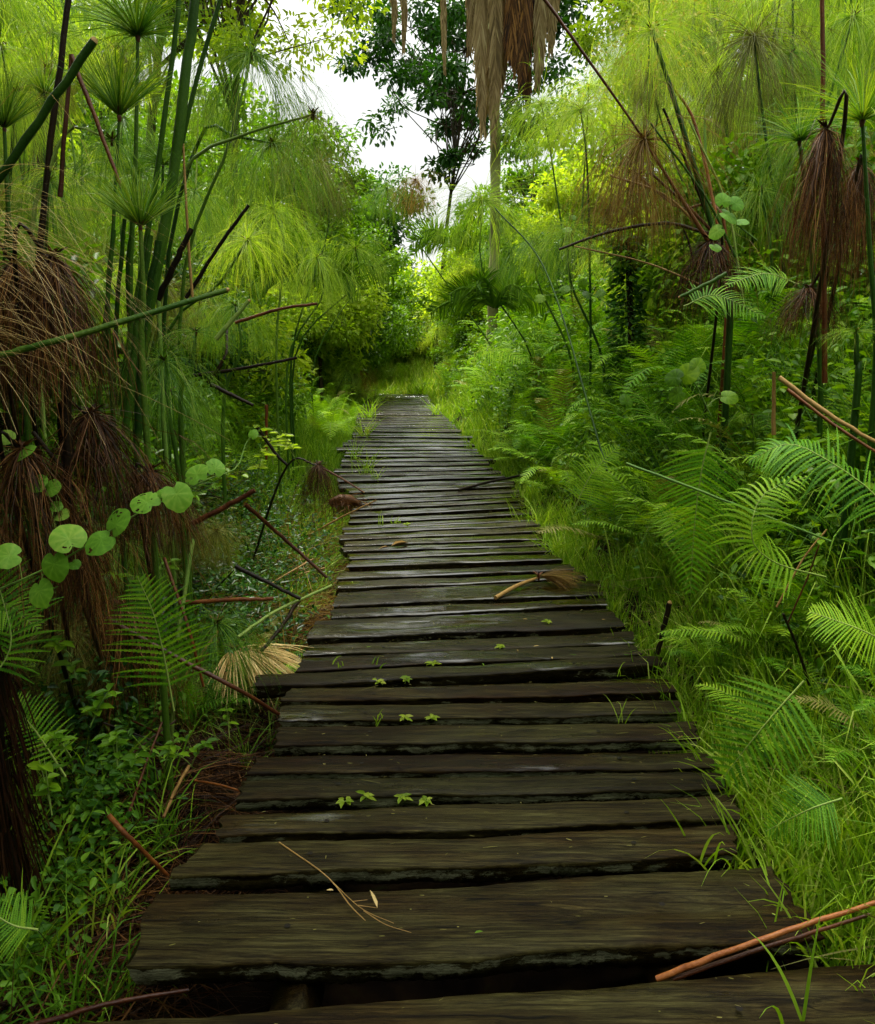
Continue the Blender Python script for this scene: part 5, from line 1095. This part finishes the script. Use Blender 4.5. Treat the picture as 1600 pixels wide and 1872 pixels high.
thicket(12, 1, 3.8, 6, 2.0, 3.2, 1.6, 3.0, 6, ['mop', 'mop3', 'olive', 'mop2'], 'papyrus mop hanging behind the two straight stems', 'papyrus behind the straight stems', (.3, .5))

# ------------------------------------------------------------------ labels for the repeats: each told apart by look and by its neighbour
LMK = [('the pale straw fan', 460, 1240), ('the spread papyrus wheel', 322, 1322), ('the holed vine leaves', 330, 900), ('the large round vine leaves', 120, 1010), ('the level grey-green pole', 250, 590), ('the largest drooping brown head', 100, 600),
       ('the thickest green stem', 320, 300), ('the cut green stalk', 100, 180), ('the bent brown reed', 180, 230), ('the arching dark-knotted head', 572, 210), ('the bluish papyrus head', 708, 360), ('the tan slumped head', 590, 890), ('the short red-brown reed', 250, 1545),
       ('the black stump', 20, 1400), ('the jutting plank', 480, 1240), ('the far grassy verge', 560, 760), ('the far plank ends', 735, 715), ('the palm trunk', 900, 380), ('the hanging dead palm leaves', 910, 120), ('the dark tree crown', 780, 160), ('the arched dark stalk', 1100, 430),
       ('the leaning dark knot', 1177, 255), ('the yellow flowering head', 1192, 60), ('the short cut green stub', 1285, 520), ('the long hanging brown head', 1520, 380), ('the short rusty head', 1450, 570), ('the tan upright reed', 1415, 740), ('the big arching fern', 1480, 840), ('the curving yellow-ribbed fern', 1400, 1000),
       ('the black stake', 1214, 1150), ('the upright hanging fern', 1270, 960), ('the head lying on planks', 990, 1055), ('the split tan reed', 1520, 760), ('the creeper-wrapped trunk', 1155, 560), ('the edge papyrus brush', 1577, 200), ('the low grass fern', 1400, 1340), ('the orange split reed', 1400, 1715), ('the bushy verge fern', 1090, 870)]
KIND = {'shrub': 'leafy shrub', 'fern': 'fern clump', 'papyrus': 'papyrus mop', 'bushy_tree': 'bushy tree', 'dead_papyrus': 'brown drooping papyrus head', 'reed_stalk': 'broken brown reed', 'grass_tuft': 'fresh grass clump', 'leaf_scrap': 'tiny leaf scrap'}
def proj(p):
    d = np.array(p) - [0, 0, CAMH]; f = d[1] * ct - d[2] * st; u_ = d[1] * st + d[2] * ct
    return (800 + FPX * d[0] / max(f, .05), 936 - FPX * u_ / max(f, .05), f)
bylab = {}
for o in list(COL.objects):
    if o.parent is None and o.get('label') and not o.get('kind'): bylab.setdefault(o['label'], []).append(o)
used = set(bylab)
for lab, obs in bylab.items():
    if len(obs) < 2: continue
    for o in obs:
        kn = o.name.split('.')[0]; hd = o.matrix_basis.translation.copy(); tall = 0
        for c in o.children:
            if c.name.startswith('umbel'): hd = hd + c.location; tall = c.location.z
        if kn in ('shrub', 'bushy_tree'): hd.z += o.children[0].scale.x * (.8 if kn == 'shrub' else 3.4)
        if kn == 'fern': hd.z += .3
        x, y, f = proj(hd)
        dist = sorted((math.hypot(a - x, b - y), n_, a, b) for n_, a, b in LMK)
        sc_ = max([c.scale.x for c in o.children] + [.1])
        cands = []
        fr = 'near ' if f < 4 else ('mid-distance ' if f < 9 else 'far-off ')
        col = ''
        if kn == 'fern': col = 'yellow-green ' if 'yellow' in lab else ('dark ' if 'dark' in lab else 'green ')
        elif kn == 'bushy_tree': col = lab.split(' bushy')[0] + ' ' if 'bushy' in lab else 'shading '
        elif kn == 'papyrus': col = {'papyrus_rays_olive': 'olive ', 'papyrus_rays_russet': 'russet ', 'papyrus_rays_pale': 'pale ', 'papyrus_rays': 'green '}.get(next((c.data.materials[0].name for c in o.children if c.name.startswith('umbel')), ''), '')
        size = {'papyrus': ('small ', 'wide ')[sc_ > .47], 'shrub': ('low ', 'tall ')[sc_ > 1.1], 'fern': '', 'bushy_tree': ''}.get(kn, '')
        for dd, n_, a, b in dist[:3]:
            dx, dy = x - a, y - b
            rel = ('above ' if dy < 0 else 'below ') if abs(dy) > abs(dx) else ('toward the walk from ' if dx * (a - 840) < 0 else 'away from the walk beside ')
            if dd < 45: rel = 'close by '
            for e_ in (size + col, fr + size + col, fr + size + col): cands.append((e_ + KIND.get(kn, o['category']) + ' ' + rel + n_).strip())
        pick = next((c for c in cands if c not in used), None)
        if pick is None:
            pick = cands[1]
        used.add(pick); o['label'] = pick
bl = {}
for o in COL.objects:
    if o.parent is None and o.get('label') and not o.get('kind'): bl.setdefault(o['label'], []).append(o)
for lab, obs in bl.items():
    if len(obs) > 1:
        obs.sort(key=lambda o: o.matrix_basis.translation.y)
        for n_, o in enumerate(obs):
            o['group'] = obs[0].get('group') or lab
            if n_ < 24: o['label'] = (('nearest', 'second nearest', 'third nearest', 'fourth nearest', 'fifth nearest', 'sixth nearest', 'seventh nearest', 'eighth nearest', 'ninth nearest', 'tenth nearest', 'eleventh nearest', 'twelfth nearest') + tuple('%dth nearest' % q for q in range(13, 25)))[n_] + ' ' + lab
